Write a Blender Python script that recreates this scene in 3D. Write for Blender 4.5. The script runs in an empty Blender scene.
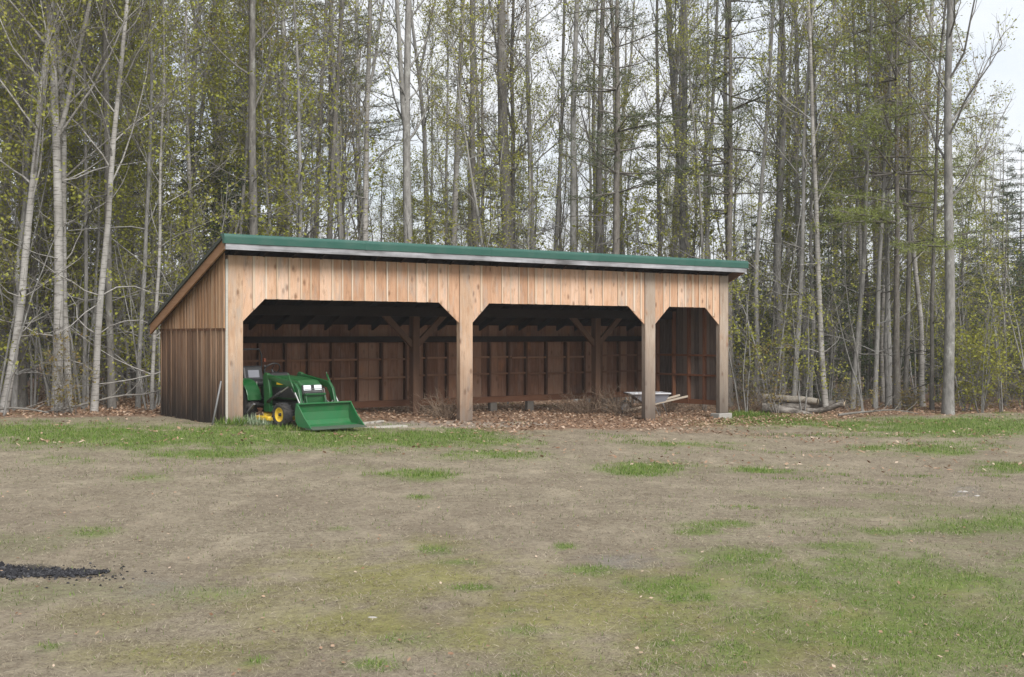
import bpy, math, random
import numpy as np
from math import sin, cos, pi, radians as R, sqrt

S = bpy.context.scene
COL = S.collection
rnd = random.Random(7)
rng = np.random.default_rng(11)

# ------------------------------------------------------------------ camera, sky, sun, exposure
F = 1250.0                      # focal length in pixels of the 1024 px frame
EYE = 1.65
cam = bpy.data.cameras.new('camera'); cam.lens = F*36/1024; cam.sensor_width = 36
cam.clip_start = .1; cam.clip_end = 3000
co = bpy.data.objects.new('camera', cam); COL.objects.link(co)
co.location = (0, 0, EYE); co.rotation_euler = (pi/2 - math.atan(3.5/F), 0, 0)
S.camera = co

SUN_EL, SUN_AZ = R(42), R(152)      # azimuth clockwise from +Y
w = bpy.data.worlds.new('World'); S.world = w; w.use_nodes = True
nt = w.node_tree; nt.nodes.clear()
out = nt.nodes.new('ShaderNodeOutputWorld'); bg = nt.nodes.new('ShaderNodeBackground')
sky = nt.nodes.new('ShaderNodeTexSky'); sky.sky_type = 'NISHITA'; sky.sun_disc = False
sky.sun_elevation = SUN_EL; sky.sun_rotation = SUN_AZ; sky.air_density = 1.0; sky.dust_density = 2.0
tc = nt.nodes.new('ShaderNodeTexCoord'); mp = nt.nodes.new('ShaderNodeMapping'); mp.inputs['Scale'].default_value = (1, 1, 2.2)
nz = nt.nodes.new('ShaderNodeTexNoise'); nz.inputs['Scale'].default_value = 3.2; nz.inputs['Detail'].default_value = 6; nz.inputs['Roughness'].default_value = .55
cr = nt.nodes.new('ShaderNodeValToRGB'); cr.color_ramp.elements[0].position = .33; cr.color_ramp.elements[1].position = .56
cr.color_ramp.elements[0].color = (.6, .6, .6, 1); cr.color_ramp.elements[1].color = (1, 1, 1, 1)
mx = nt.nodes.new('ShaderNodeMix'); mx.data_type = 'RGBA'
mx.inputs['B'].default_value = (5.3, 5.45, 5.65, 1)
L = nt.links.new
L(tc.outputs['Generated'], mp.inputs['Vector']); L(mp.outputs[0], nz.inputs['Vector']); L(nz.outputs['Fac'], cr.inputs[0])
L(cr.outputs[0], mx.inputs['Factor']); L(sky.outputs[0], mx.inputs['A']); L(mx.outputs['Result'], bg.inputs[0])
bg.inputs[1].default_value = .1
L(bg.outputs[0], out.inputs[0])
sl = bpy.data.lights.new('sun', 'SUN'); sl.energy = 2.4; sl.angle = R(25); sl.color = (1, .965, .91)
so = bpy.data.objects.new('sun', sl); COL.objects.link(so)
so.rotation_euler = (pi/2 - SUN_EL, 0, pi - SUN_AZ)
S.view_settings.view_transform = 'Standard'; S.view_settings.look = 'None'
S.view_settings.gamma = 1; S.view_settings.exposure = .98; S.view_settings.use_curve_mapping = False
S.cycles.max_bounces = 6; S.cycles.diffuse_bounces = 3; S.cycles.glossy_bounces = 2; S.cycles.transmission_bounces = 2
S.cycles.transparent_max_bounces = 4; S.cycles.volume_bounces = 0

# ------------------------------------------------------------------ helpers
def vnoise(x, y, seed=0):
    x = np.asarray(x, float); y = np.asarray(y, float)
    xi = np.floor(x).astype(np.int64); yi = np.floor(y).astype(np.int64)
    fx = x-xi; fy = y-yi; fx = fx*fx*(3-2*fx); fy = fy*fy*(3-2*fy)
    def h(a, b):
        n = (a*374761393 + b*668265263 + seed*982451653) & 0x7fffffff
        n = ((n ^ (n >> 13))*1274126177) & 0x7fffffff
        n = n ^ (n >> 16)
        return (n & 0xffff)/65535.0
    return (h(xi, yi)*(1-fx)+h(xi+1, yi)*fx)*(1-fy) + (h(xi, yi+1)*(1-fx)+h(xi+1, yi+1)*fx)*fy
def fbm(x, y, seed=0, oct=4):
    s = 0; a = .5; t = 0
    for k in range(oct):
        s = s + a*vnoise(x*2**k, y*2**k, seed+k); t += a; a *= .55
    return s/t

def ground_z(X, Y):
    X = np.asarray(X, float); Y = np.asarray(Y, float)
    k = np.clip((Y-9)/13, 0, 1); k = k*k*(3-2*k)
    z = -.46*np.clip((X+5.25)/10.65, 0, 1)*k
    z = z + .05*(fbm(X*.35, Y*.35, 3)-.5) + .02*(vnoise(X*1.7, Y*1.7, 9)-.5)
    z = z + .022*(vnoise(X*3.1+5, Y*3.1, 15)-.5) + .012*(vnoise(X*6.3, Y*6.3, 17)-.5)
    return z
def at(px, py):
    """ground point seen at a pixel"""
    d = np.array([(px-512)/F, 1.0, (335-py)/F]); t = 20.0
    for _ in range(40):
        z = float(ground_z(d[0]*t, t)); t = (z-EYE)/d[2]
        t = min(max(t, 3), 200)
    return d[0]*t, t
def gz(x, y): return float(ground_z(x, y))

class MB:
    def __init__(s): s.v = []; s.q = []; s.t = []; s.n = []; s.c = 0
    def add(s, v, quads=None, tris=None, mat=0, smooth=False):
        v = np.asarray(v, np.float32).reshape(-1, 3)
        if quads is not None and len(quads): q = np.asarray(quads, np.int32)+s.c; s.q.append((q, mat, smooth))
        if tris is not None and len(tris): t = np.asarray(tris, np.int32)+s.c; s.t.append((t, mat, smooth))
        s.v.append(v); s.c += len(v)
    def ngon(s, v, face, mat=0):
        s.n.append(([i+s.c for i in face], mat)); s.v.append(np.asarray(v, np.float32).reshape(-1, 3)); s.c += len(v)
    def box(s, x0, x1, y0, y1, z0, z1, mat=0, M=None):
        v = np.array([(x, y, z) for z in (z0, z1) for y in (y0, y1) for x in (x0, x1)], float)
        if M is not None: v = v @ M[0].T + M[1]
        s.add(v, [(0, 2, 3, 1), (4, 5, 7, 6), (0, 1, 5, 4), (2, 6, 7, 3), (0, 4, 6, 2), (1, 3, 7, 5)], mat=mat)
    def beam(s, a, b, wd, ht, up=(0, 0, 1), mat=0):
        a = np.array(a, float); b = np.array(b, float); d = b-a; l = np.linalg.norm(d); d /= l
        u = np.array(up, float); sd = np.cross(d, u)
        if np.linalg.norm(sd) < 1e-4: sd = np.cross(d, (1, 0, 0))
        sd /= np.linalg.norm(sd); u = np.cross(sd, d)
        s.box(0, l, -wd/2, wd/2, -ht/2, ht/2, mat, (np.stack([d, sd, u], 1), a))
    def prism(s, poly, axis, a0, a1, mat=0):
        """poly in the plane normal to axis, extruded a0..a1"""
        n = len(poly)
        def p(u, v, w): return {'x': (w, u, v), 'y': (u, w, v), 'z': (u, v, w)}[axis]
        v = [p(u, v_, a0) for u, v_ in poly]+[p(u, v_, a1) for u, v_ in poly]
        base = s.c; s.v.append(np.array(v, np.float32)); s.c += 2*n
        s.n.append(([base+i for i in range(n)][::-1], mat)); s.n.append(([base+n+i for i in range(n)], mat))
        s.q.append((np.array([(i, (i+1) % n, n+(i+1) % n, n+i) for i in range(n)], np.int32)+base, mat, False))
    def tube(s, pts, rad, k=6, mat=0, smooth=True, cap=False):
        p = np.asarray(pts, float); n = len(p); r = np.broadcast_to(np.asarray(rad, float), (n,))
        t = np.gradient(p, axis=0); t /= np.linalg.norm(t, axis=1)[:, None]+1e-9
        d = p[-1]-p[0]; ref = np.array((0, 0, 1.)) if abs(d[2]) < .8*np.linalg.norm(d) else np.array((1., 0, 0))
        a = np.cross(t, ref); a /= np.linalg.norm(a, axis=1)[:, None]+1e-9; b = np.cross(t, a)
        th = np.arange(k)*2*pi/k
        v = p[:, None]+r[:, None, None]*(np.cos(th)[None, :, None]*a[:, None]+np.sin(th)[None, :, None]*b[:, None])
        i = np.arange(n-1)[:, None]*k; j = np.arange(k)[None]; j2 = (j+1) % k
        q = np.stack([i+j, i+j2, i+k+j2, i+k+j], -1).reshape(-1, 4)
        base = s.c
        s.add(v, q, mat=mat, smooth=smooth)
        if cap:
            s.n.append(([base+x for x in range(k)][::-1], mat)); s.n.append(([base+(n-1)*k+x for x in range(k)], mat))
    def lathe(s, prof, axis, c, k=24, mat=0, smooth=True):
        """prof: list of (a, r) along axis"""
        th = np.arange(k)*2*pi/k; v = []
        for a, r in prof:
            for x in th:
                q = {'x': (a, r*cos(x), r*sin(x)), 'y': (r*cos(x), a, r*sin(x)), 'z': (r*cos(x), r*sin(x), a)}[axis]
                v.append((q[0]+c[0], q[1]+c[1], q[2]+c[2]))
        n = len(prof); i = np.arange(n-1)[:, None]*k; j = np.arange(k)[None]; j2 = (j+1) % k
        s.add(v, np.stack([i+j, i+j2, i+k+j2, i+k+j], -1).reshape(-1, 4), mat=mat, smooth=smooth)
    def leaves(s, c, u, v, ln, wd, mat=0):
        """diamond leaves: base c, direction u, side v"""
        ln = np.asarray(ln)[:, None]; wd = np.asarray(wd)[:, None]
        p = np.stack([c, c+u*ln*.5+v*wd*.5, c+u*ln, c+u*ln*.5-v*wd*.5], 1).reshape(-1, 3)
        i = np.arange(len(c))*4
        s.add(p, np.stack([i, i+1, i+2, i+3], 1), mat=mat)
    def blades(s, c, u, v, ln, wd, mat=0):
        ln = np.asarray(ln)[:, None]; wd = np.asarray(wd)[:, None]
        p = np.stack([c-v*wd*.5, c+v*wd*.5, c+u*ln], 1).reshape(-1, 3); i = np.arange(len(c))*3
        s.add(p, tris=np.stack([i, i+1, i+2], 1), mat=mat)
    def mesh(s, name, mats):
        me = bpy.data.meshes.new(name)
        v = np.concatenate(s.v) if s.v else np.zeros((0, 3), np.float32)
        loops = []; starts = []; mi = []; sm = []; off = 0
        for arr, k in ((s.q, 4), (s.t, 3)):
            for f, m, smo in arr:
                loops.append(f.ravel()); starts.append(off+np.arange(len(f))*k); off += f.size
                mi.append(np.full(len(f), m, np.int32)); sm.append(np.full(len(f), smo, bool))
        for f, m in s.n:
            loops.append(np.array(f, np.int32)); starts.append(np.array([off])); off += len(f)
            mi.append(np.array([m], np.int32)); sm.append(np.array([False]))
        lo = np.concatenate(loops).astype(np.int32); st = np.concatenate(starts).astype(np.int32)
        me.vertices.add(len(v)); me.vertices.foreach_set('co', v.ravel())
        me.loops.add(len(lo)); me.loops.foreach_set('vertex_index', lo)
        me.polygons.add(len(st)); me.polygons.foreach_set('loop_start', st)
        me.polygons.foreach_set('material_index', np.concatenate(mi)); me.polygons.foreach_set('use_smooth', np.concatenate(sm))
        for m in (mats if isinstance(mats, (list, tuple)) else [mats]): me.materials.append(m)
        me.update(calc_edges=True)
        return me
    def build(s, name, mats, parent=None, bevel=0):
        o = bpy.data.objects.new(name, s.mesh(name, mats)); COL.objects.link(o)
        if parent is not None: o.parent = parent
        if bevel:
            b = o.modifiers.new('edge', 'BEVEL'); b.width = bevel; b.segments = 2; b.limit_method = 'ANGLE'; b.angle_limit = R(40)
        return o

def tag(o, label=None, cat=None, group=None, kind=None):
    if label: o['label'] = label
    if cat: o['category'] = cat
    if group: o['group'] = group
    if kind: o['kind'] = kind
    return o
def thing(name, label, cat, loc=(0, 0, 0), rz=0, group=None):
    o = bpy.data.objects.new(name, None); COL.objects.link(o); o.empty_display_size = .2
    o.location = loc; o.rotation_euler = (0, 0, rz)
    return tag(o, label, cat, group)

# ------------------------------------------------------------------ materials
class NB:
    def __init__(s, name):
        s.m = bpy.data.materials.new(name); s.m.use_nodes = True; s.t = s.m.node_tree
        s.b = s.t.nodes['Principled BSDF']; s.out = s.t.nodes['Material Output']
        s.b.inputs['Specular IOR Level'].default_value = .25
    def n(s, ty, **kw):
        x = s.t.nodes.new('ShaderNode'+ty)
        for k, v in kw.items(): setattr(x, k, v)
        return x
    def l(s, a, b): s.t.links.new(a, b)
    def coord(s, scale=(1, 1, 1), kind='Object', jitter=0):
        tc = s.n('TexCoord'); mp = s.n('Mapping'); mp.inputs['Scale'].default_value = scale
        src = tc.outputs[kind]
        if jitter:
            g = s.n('NewGeometry'); ml = s.n('Math', operation='MULTIPLY'); ml.inputs[1].default_value = jitter
            s.l(g.outputs['Random Per Island'], ml.inputs[0])
            cx = s.n('CombineXYZ'); s.l(ml.outputs[0], cx.inputs[0]); s.l(ml.outputs[0], cx.inputs[2])
            ad = s.n('VectorMath', operation='ADD'); s.l(src, ad.inputs[0]); s.l(cx.outputs[0], ad.inputs[1]); src = ad.outputs[0]
        s.l(src, mp.inputs[0]); return mp.outputs[0]
    def noise(s, vec, scale=5, detail=4, rough=.6, dist=0):
        x = s.n('TexNoise'); x.inputs['Scale'].default_value = scale; x.inputs['Detail'].default_value = detail
        x.inputs['Roughness'].default_value = rough; x.inputs['Distortion'].default_value = dist
        s.l(vec, x.inputs['Vector']); return x.outputs['Fac']
    def ramp(s, fac, stops):
        r = s.n('ValToRGB'); e = r.color_ramp.elements
        while len(e) < len(stops): e.new(.5)
        for i, (p, c) in enumerate(stops):
            e[i].position = p; e[i].color = (*c, 1) if len(c) == 3 else c
        s.l(fac, r.inputs[0]); return r.outputs[0]
    def mix(s, fac, a, b, mode='MIX'):
        x = s.n('Mix', data_type='RGBA', blend_type=mode)
        for v, k in ((fac, 'Factor'), (a, 'A'), (b, 'B')):
            if hasattr(v, 'is_output'): s.l(v, x.inputs[k])
            elif k == 'Factor': x.inputs[k].default_value = v
            else: x.inputs[k].default_value = (*v, 1)
        return x.outputs['Result']
    def math(s, op, a, b=None):
        x = s.n('Math', operation=op)
        for i, v in enumerate((a, b)):
            if v is None: continue
            if hasattr(v, 'is_output'): s.l(v, x.inputs[i])
            else: x.inputs[i].default_value = v
        return x.outputs[0]
    def bump(s, h, strength=.4, dist=.01):
        x = s.n('Bump'); x.inputs['Strength'].default_value = strength; x.inputs['Distance'].default_value = dist
        s.l(h, x.inputs['Height']); s.l(x.outputs[0], s.b.inputs['Normal'])
    def island(s): return s.n('NewGeometry').outputs['Random Per Island']
    def objrand(s): return s.n('ObjectInfo').outputs['Random']
    def attr(s, name): x = s.n('Attribute'); x.attribute_name = name; return x.outputs['Fac']
    def done(s, col, rough=.8, metal=0):
        if hasattr(col, 'is_output'): s.l(col, s.b.inputs['Base Color'])
        else: s.b.inputs['Base Color'].default_value = (*col, 1)
        if hasattr(rough, 'is_output'): s.l(rough, s.b.inputs['Roughness'])
        else: s.b.inputs['Roughness'].default_value = rough
        s.b.inputs['Metallic'].default_value = metal
        return s.m

def wood(name, stops, along='z', knots=True, tint=.5, stain=None, rough=.85, weather=0):
    """sawn boards: grain along one axis, each board its own tone, knots"""
    b = NB(name); sc = {'z': (1, 1, .08), 'x': (.08, 1, 1), 'y': (1, .08, 1)}[along]
    v = b.coord(sc, jitter=37.0)
    g = b.noise(v, 28, 6, .65, .6); blot = b.noise(b.coord({'z': (1, 1, .35), 'x': (.35, 1, 1), 'y': (1, .35, 1)}[along], jitter=91.), 3.2, 4, .6)
    f = b.math('ADD', b.math('MULTIPLY', g, .55), b.math('MULTIPLY', b.math('ADD', b.math('MULTIPLY', b.island(), tint), b.math('MULTIPLY', blot, 1-tint)), .55))
    c = b.ramp(f, stops)
    if knots:
        kv = b.coord({'z': (3.6, 3.6, 1.9), 'x': (1.9, 3.6, 3.6), 'y': (3.6, 1.9, 3.6)}[along], jitter=53.)
        vo = b.n('TexVoronoi'); vo.inputs['Scale'].default_value = 1.5; b.l(kv, vo.inputs['Vector'])
        k = b.ramp(b.math('ADD', vo.outputs['Distance'], b.math('MULTIPLY', b.noise(kv, 9, 3), .12)), [(.15, (1, 1, 1)), (.30, (0, 0, 0))])
        c = b.mix(b.math('MULTIPLY', k, .72), c, (.13, .062, .032))
        bl2 = b.ramp(b.noise(b.coord((1, 1, .55), jitter=17.), 2.6, 3), [(.58, (0, 0, 0)), (.72, (1, 1, 1))])
        c = b.mix(b.math('MULTIPLY', bl2, .55), c, (.34, .155, .07))
    if weather:
        st = b.ramp(b.noise(b.coord((1, 1, .22), jitter=29.), 4.5, 5, .7), [(.5, (0, 0, 0)), (.68, (1, 1, 1))])
        c = b.mix(b.math('MULTIPLY', st, weather), c, (.33, .285, .25))
        s2 = b.ramp(b.noise(b.coord((1, 1, .3), jitter=67.), 7, 5, .75), [(.55, (0, 0, 0)), (.7, (1, 1, 1))])
        c = b.mix(b.math('MULTIPLY', s2, weather*.8), c, (.20, .115, .066))
    if stain: c = stain(b, c)
    b.bump(g, .5, .006)
    return b.done(c, rough)

def base_stain(h0, h1, col, amt=.85):
    """damp dark weathering that creeps up from the ground with a ragged edge"""
    def f(b, c):
        z = b.n('SeparateXYZ'); b.l(b.n('TexCoord').outputs['Object'], z.inputs[0])
        n = b.noise(b.coord((1, 1, .12)), 6, 4)
        hh = b.math('ADD', z.outputs[2], b.math('MULTIPLY', b.math('SUBTRACT', n, .5), 1.3))
        k = b.n('MapRange'); k.inputs[1].default_value = h1; k.inputs[2].default_value = h0
        b.l(hh, k.inputs[0])
        return b.mix(b.math('MULTIPLY', k.outputs[0], amt), c, col)
    return f

W_FACE = wood('pine_board_pale', [(.25, (.28, .152, .088)), (.42, (.43, .255, .16)), (.58, (.52, .335, .225)), (.75, (.60, .425, .32))], tint=.6, weather=.8)
W_POST = wood('pine_post_weathered', [(.25, (.25, .155, .095)), (.45, (.40, .26, .17)), (.65, (.50, .36, .26)), (.8, (.46, .39, .33))], tint=.2, weather=.85,
              stain=base_stain(-.5, 1.5, (.10, .08, .066), .95))
W_POSTG = wood('pine_post_grey', [(.25, (.17, .125, .095)), (.45, (.29, .225, .175)), (.65, (.38, .31, .25)), (.8, (.38, .34, .30))], tint=.2, weather=.6, stain=base_stain(-.6, 1.6, (.07, .058, .05), .95))
W_BATTEN = wood('grey_batten', [(.25, (.36, .25, .17)), (.5, (.50, .385, .285)), (.75, (.57, .49, .41))], knots=False)
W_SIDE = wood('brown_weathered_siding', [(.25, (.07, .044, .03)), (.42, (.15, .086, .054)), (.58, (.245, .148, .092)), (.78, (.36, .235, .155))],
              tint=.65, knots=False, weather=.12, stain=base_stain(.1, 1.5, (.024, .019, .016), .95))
W_GABLE = wood('gable_siding', [(.25, (.17, .09, .05)), (.42, (.29, .165, .09)), (.6, (.38, .225, .13)), (.8, (.45, .30, .19))], tint=.6, knots=False, weather=.35)
W_RAKE = wood('rake_board', [(.25, (.12, .06, .032)), (.5, (.23, .12, .062)), (.75, (.31, .18, .10))], along='y', knots=False)
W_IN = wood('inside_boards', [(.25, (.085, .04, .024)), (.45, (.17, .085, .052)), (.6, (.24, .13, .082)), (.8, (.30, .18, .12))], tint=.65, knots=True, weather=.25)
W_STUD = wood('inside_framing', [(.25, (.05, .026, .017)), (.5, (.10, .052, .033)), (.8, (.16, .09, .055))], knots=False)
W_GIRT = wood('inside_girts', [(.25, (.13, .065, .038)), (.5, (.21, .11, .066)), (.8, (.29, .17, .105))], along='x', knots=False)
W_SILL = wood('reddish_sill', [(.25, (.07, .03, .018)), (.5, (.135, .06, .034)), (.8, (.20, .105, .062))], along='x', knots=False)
W_RAFT = wood('rafters', [(.25, (.010, .007, .005)), (.5, (.019, .012, .009)), (.8, (.033, .021, .015))], along='y', knots=False)  # shade under the roof put into the colour, near black
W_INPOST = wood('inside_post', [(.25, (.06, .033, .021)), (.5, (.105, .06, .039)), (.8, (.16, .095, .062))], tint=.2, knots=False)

def paint(name, col, rough=.4, metal=0, dirt=.35, dcol=(.14, .11, .08), sc=5):
    b = NB(name); n = b.noise(b.coord(), sc, 5, .65)
    k = b.ramp(n, [(.45, (0, 0, 0)), (.75, (1, 1, 1))])
    c = b.mix(b.math('MULTIPLY', k, dirt), col, dcol)
    b.b.inputs['Specular IOR Level'].default_value = .5
    return b.done(c, b.math('ADD', b.math('MULTIPLY', k, .3), rough), metal)
M_ROOF = paint('green_roof_metal', (.021, .086, .066), .42, 0, .25, (.09, .13, .11), 3)
def fascia_mat():
    b = NB('grey_fascia'); g = b.noise(b.coord((.06, 1, 1)), 22, 5, .65); l = b.noise(b.coord((1, 1, 1)), 1.4, 4)
    c = b.ramp(b.math('ADD', b.math('MULTIPLY', g, .5), b.math('MULTIPLY', l, .5)), [(.34, (.10, .098, .10)), (.5, (.25, .25, .265)), (.64, (.38, .385, .41))])
    return b.done(c, .6)
M_FASCIA = fascia_mat()
M_EDGE = paint('dark_roof_edge', (.035, .04, .032), .7, 0, .5, (.06, .055, .04), 12)
M_CONC = paint('concrete', (.30, .285, .265), .9, 0, .5, (.2, .19, .17), 8)
M_OLDC = paint('old_concrete', (.14, .125, .11), .9, 0, .6, (.07, .058, .05), 8)
M_GREEN = paint('tractor_green', (.007, .066, .016), .32, 0, .22, (.06, .13, .05), 4)
M_BUCKET = paint('bucket_green', (.011, .115, .033), .45, 0, .5, (.075, .12, .06), 5)
M_BUCKDK = paint('worn_bucket_edge', (.05, .075, .05), .6, 0, .6, (.10, .085, .07), 6)
M_YEL = paint('tractor_yellow', (.75, .50, .03), .4, 0, .25, (.3, .22, .08), 7)
M_TYRE = paint('rubber', (.018, .018, .019), .85, 0, .7, (.09, .08, .07), 6)
M_BLACK = paint('black_plastic', (.013, .013, .014), .5, 0, .3, (.05, .045, .04), 6)
M_SEAT = paint('black_vinyl', (.016, .016, .017), .38, 0, .2, (.05, .05, .05), 6)
M_STEEL = paint('steel_rod', (.45, .45, .44), .35, .8, .3, (.2, .17, .14), 7)
M_GREYP = paint('grey_metal', (.16, .16, .165), .5, 0, .4, (.12, .1, .08), 7)
M_LAMP = paint('headlight_lens', (.72, .75, .78), .15, 0, .1, (.5, .5, .5), 9)
M_SHEEN = paint('seat_sheen_paint', (.17, .175, .20), .35, 0, .3, (.2, .2, .22), 9)  # pale colour standing in for the reflection on the black seat back
M_AMBER = paint('amber_lens', (.13, .03, .01), .3, 0, .1)
M_BARROW = paint('barrow_tray', (.22, .23, .27), .5, 0, .45, (.2, .2, .22), 6)
M_RIM = paint('barrow_rim', (.48, .49, .52), .5, 0, .3, (.4, .38, .36), 6)
W_HANDLE = wood('pale_handle', [(.25, (.26, .22, .17)), (.5, (.37, .32, .26)), (.8, (.45, .40, .34))], along='x', knots=False)
W_PLANK = wood('grey_plank', [(.25, (.24, .22, .2)), (.5, (.38, .36, .32)), (.8, (.48, .46, .42))], along='x', knots=False)

def bark(name, dark, mid, pale, lichen=.3, vs=.25):
    b = NB(name); v = b.coord((1, 1, vs)); n = b.noise(v, 16, 6, .7); big = b.noise(b.coord((1, 1, .5)), 2.2, 4)
    r = b.objrand()
    f = b.math('ADD', b.math('MULTIPLY', n, .6), b.math('MULTIPLY', b.math('ADD', b.math('MULTIPLY', big, .6), b.math('MULTIPLY', r, .4)), .45))
    c = b.ramp(f, [(.3, dark), (.5, mid), (.68, pale)])
    lk = b.ramp(b.noise(b.coord((1, 1, .6)), 5, 5, .7), [(.56, (0, 0, 0)), (.66, (1, 1, 1))])
    c = b.mix(b.math('MULTIPLY', lk, lichen), c, (.42, .43, .40))
    dk = b.ramp(b.noise(b.coord((1, 1, .35)), 7, 5, .75), [(.53, (0, 0, 0)), (.64, (1, 1, 1))])
    c = b.mix(b.math('MULTIPLY', dk, .6), c, dark)
    b.bump(n, .8, .02)
    return b.done(c, .92)
B_HARD = bark('grey_bark', (.085, .082, .077), (.195, .188, .178), (.31, .302, .29), .5)
B_DARK = bark('dark_bark', (.055, .051, .046), (.115, .107, .097), (.19, .178, .162), .35)
B_PINE = bark('pine_bark', (.058, .052, .046), (.12, .108, .095), (.195, .178, .158), .3, .4)
B_TWIG = bark('twig_bark', (.10, .092, .082), (.165, .153, .138), (.24, .225, .203), .2, 1)
def birch():
    b = NB('birch_bark'); v = b.coord((1.2, 1.2, 9)); n = b.noise(v, 3.6, 4, .6)
    base = b.ramp(b.noise(b.coord((1, 1, .4)), 2.5, 5), [(.3, (.17, .158, .142)), (.5, (.29, .277, .26)), (.7, (.41, .397, .38))])
    k = b.ramp(n, [(.52, (0, 0, 0)), (.63, (1, 1, 1))])
    c = b.mix(b.math('MULTIPLY', k, .75), base, (.085, .075, .066))
    b2 = b.ramp(b.noise(b.coord((1, 1, .8)), 2.0, 3), [(.58, (0, 0, 0)), (.7, (1, 1, 1))])
    c = b.mix(b.math('MULTIPLY', b2, .5), c, (.13, .115, .10))
    return b.done(c, .85)
B_BIRCH = birch()
def leafm(name, stops, trans=.35, var=True):
    b = NB(name); f = b.island()
    if var: f = b.math('ADD', b.math('MULTIPLY', f, .6), b.math('MULTIPLY', b.objrand(), .4))
    c = b.ramp(f, stops); b.done(c, .7)
    tr = b.n('BsdfTranslucent'); b.l(c, tr.inputs[0]); ms = b.n('MixShader'); ms.inputs[0].default_value = trans
    b.l(b.b.outputs[0], ms.inputs[1]); b.l(tr.outputs[0], ms.inputs[2]); b.l(ms.outputs[0], b.out.inputs[0])
    return b.m
LF_NEW = leafm('new_leaves', [(.1, (.21, .20, .038)), (.4, (.30, .305, .055)), (.7, (.36, .385, .075)), (.95, (.31, .26, .075))], .45)
LF_BUD = leafm('buds', [(.1, (.18, .12, .05)), (.5, (.23, .18, .055)), (.9, (.27, .25, .07))], .4)
LF_PINE = leafm('pine_needles', [(.1, (.055, .07, .034)), (.5, (.09, .11, .052)), (.9, (.14, .155, .07))], .25)
LF_PINEY = leafm('yellow_pine_needles', [(.1, (.12, .15, .04)), (.5, (.19, .23, .055)), (.9, (.27, .30, .08))], .35)
LF_HEM = leafm('hemlock_needles', [(.1, (.022, .038, .018)), (.5, (.042, .066, .028)), (.9, (.075, .10, .04))], .25)
LF_DEADG = leafm('dead_grass', [(.05, (.11, .085, .062)), (.35, (.22, .182, .13)), (.75, (.325, .28, .20)), (.97, (.43, .37, .29))], .2, False)
LF_GREENG = leafm('green_grass', [(.05, (.08, .135, .022)), (.45, (.12, .205, .034)), (.8, (.17, .26, .05)), (.97, (.28, .28, .11))], .35, False)
LF_LITTER = leafm('fallen_leaves', [(.05, (.16, .09, .052)), (.4, (.29, .18, .115)), (.75, (.40, .275, .19)), (.97, (.52, .41, .32))], .2, False)
LF_WEED = leafm('dry_stems', [(.05, (.14, .095, .065)), (.5, (.22, .155, .11)), (.95, (.32, .245, .18))], .15, False)
LF_PALE = leafm('silvery_weed', [(.05, (.16, .22, .12)), (.5, (.27, .34, .22)), (.95, (.42, .47, .36))], .3, False)

# ------------------------------------------------------------------ shed frame of reference
TH = math.atan2(.610, .792)                 # facade direction from +X
P0 = np.array((-5.25, 23.1, 0))
ED = np.array((cos(TH), sin(TH), 0)); SD = np.array((-sin(TH), cos(TH), 0))
LEN, DEP = 13.49, 3.14
def shed_pt(t, s, z=0): return P0 + ED*t + SD*s + np.array((0, 0, z))
def to_ts(x, y):
    dx = np.asarray(x)-P0[0]; dy = np.asarray(y)-P0[1]
    return dx*ED[0]+dy*ED[1], dx*SD[0]+dy*SD[1]

# ------------------------------------------------------------------ ground masks (what grows where)
GREEN = [(70, 434, 110, 10, 1), (190, 437, 120, 11, 1), (330, 438, 110, 11, 1), (420, 438, 90, 9, .9), (480, 441, 60, 7, .7), (210, 454, 55, 5, .8),
         (415, 475, 42, 5, .9), (645, 469, 42, 6, 1), (690, 445, 60, 4, .4), (960, 427, 95, 9, 1.2), (860, 424, 60, 5, .8), (770, 421, 60, 6, .9), (935, 449, 60, 6, .8),
         (1012, 466, 30, 6, .9), (872, 448, 26, 3, .7), (770, 470, 50, 4, .5), (965, 527, 70, 9, .8), (1010, 520, 40, 12, .9), (900, 532, 40, 4, 1),
         (840, 546, 50, 5, .9), (720, 525, 36, 4, .8), (705, 532, 24, 3, .9), (590, 571, 30, 5, .7), (735, 556, 60, 9, .7), (670, 586, 44, 9, .9), (690, 598, 30, 4, 1),
         (900, 590, 170, 50, .6), (970, 640, 150, 60, .85), (800, 625, 140, 34, .42), (700, 650, 130, 30, .42), (760, 580, 90, 18, .45), (600, 655, 90, 22, .3),
         (950, 630, 40, 8, 1), (905, 655, 30, 5, 1), (838, 612, 12, 5, 1), (852, 635, 12, 5, 1), (670, 643, 30, 4, 1), (680, 600, 16, 4, 1),
         (51, 647, 11, 4, 1.2), (375, 665, 20, 6, 1.2), (255, 660, 14, 4, 1.1), (505, 610, 10, 4, 1.2), (435, 551, 16, 5, .9), (565, 546, 9, 3, 1.2),
         (475, 588, 20, 3, .8), (340, 529, 9, 2, .9), (95, 533, 26, 6, .6), (60, 460, 30, 6, .5), (150, 478, 24, 4, .5), (490, 455, 60, 6, .5), (420, 497, 10, 2, 1),
         (505, 678, 40, 8, .5), (410, 640, 50, 10, .35), (525, 630, 20, 5, .6), (455, 562, 20, 3, .6), (30, 430, 60, 8, .9)]
MOSS = [(400, 585, 140, 30, .8), (560, 615, 160, 40, .5), (720, 620, 160, 50, .6), (640, 660, 200, 30, .5), (350, 622, 110, 18, .7), (210, 655, 120, 18, .6), (480, 640, 100, 18, .5), (870, 640, 90, 30, 1), (760, 655, 90, 25, .7), (930, 600, 120, 30, .5),
        (640, 575, 60, 14, .4), (250, 600, 70, 14, .35), (420, 545, 60, 9, .4), (100, 620, 100, 20, .3)]
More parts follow.
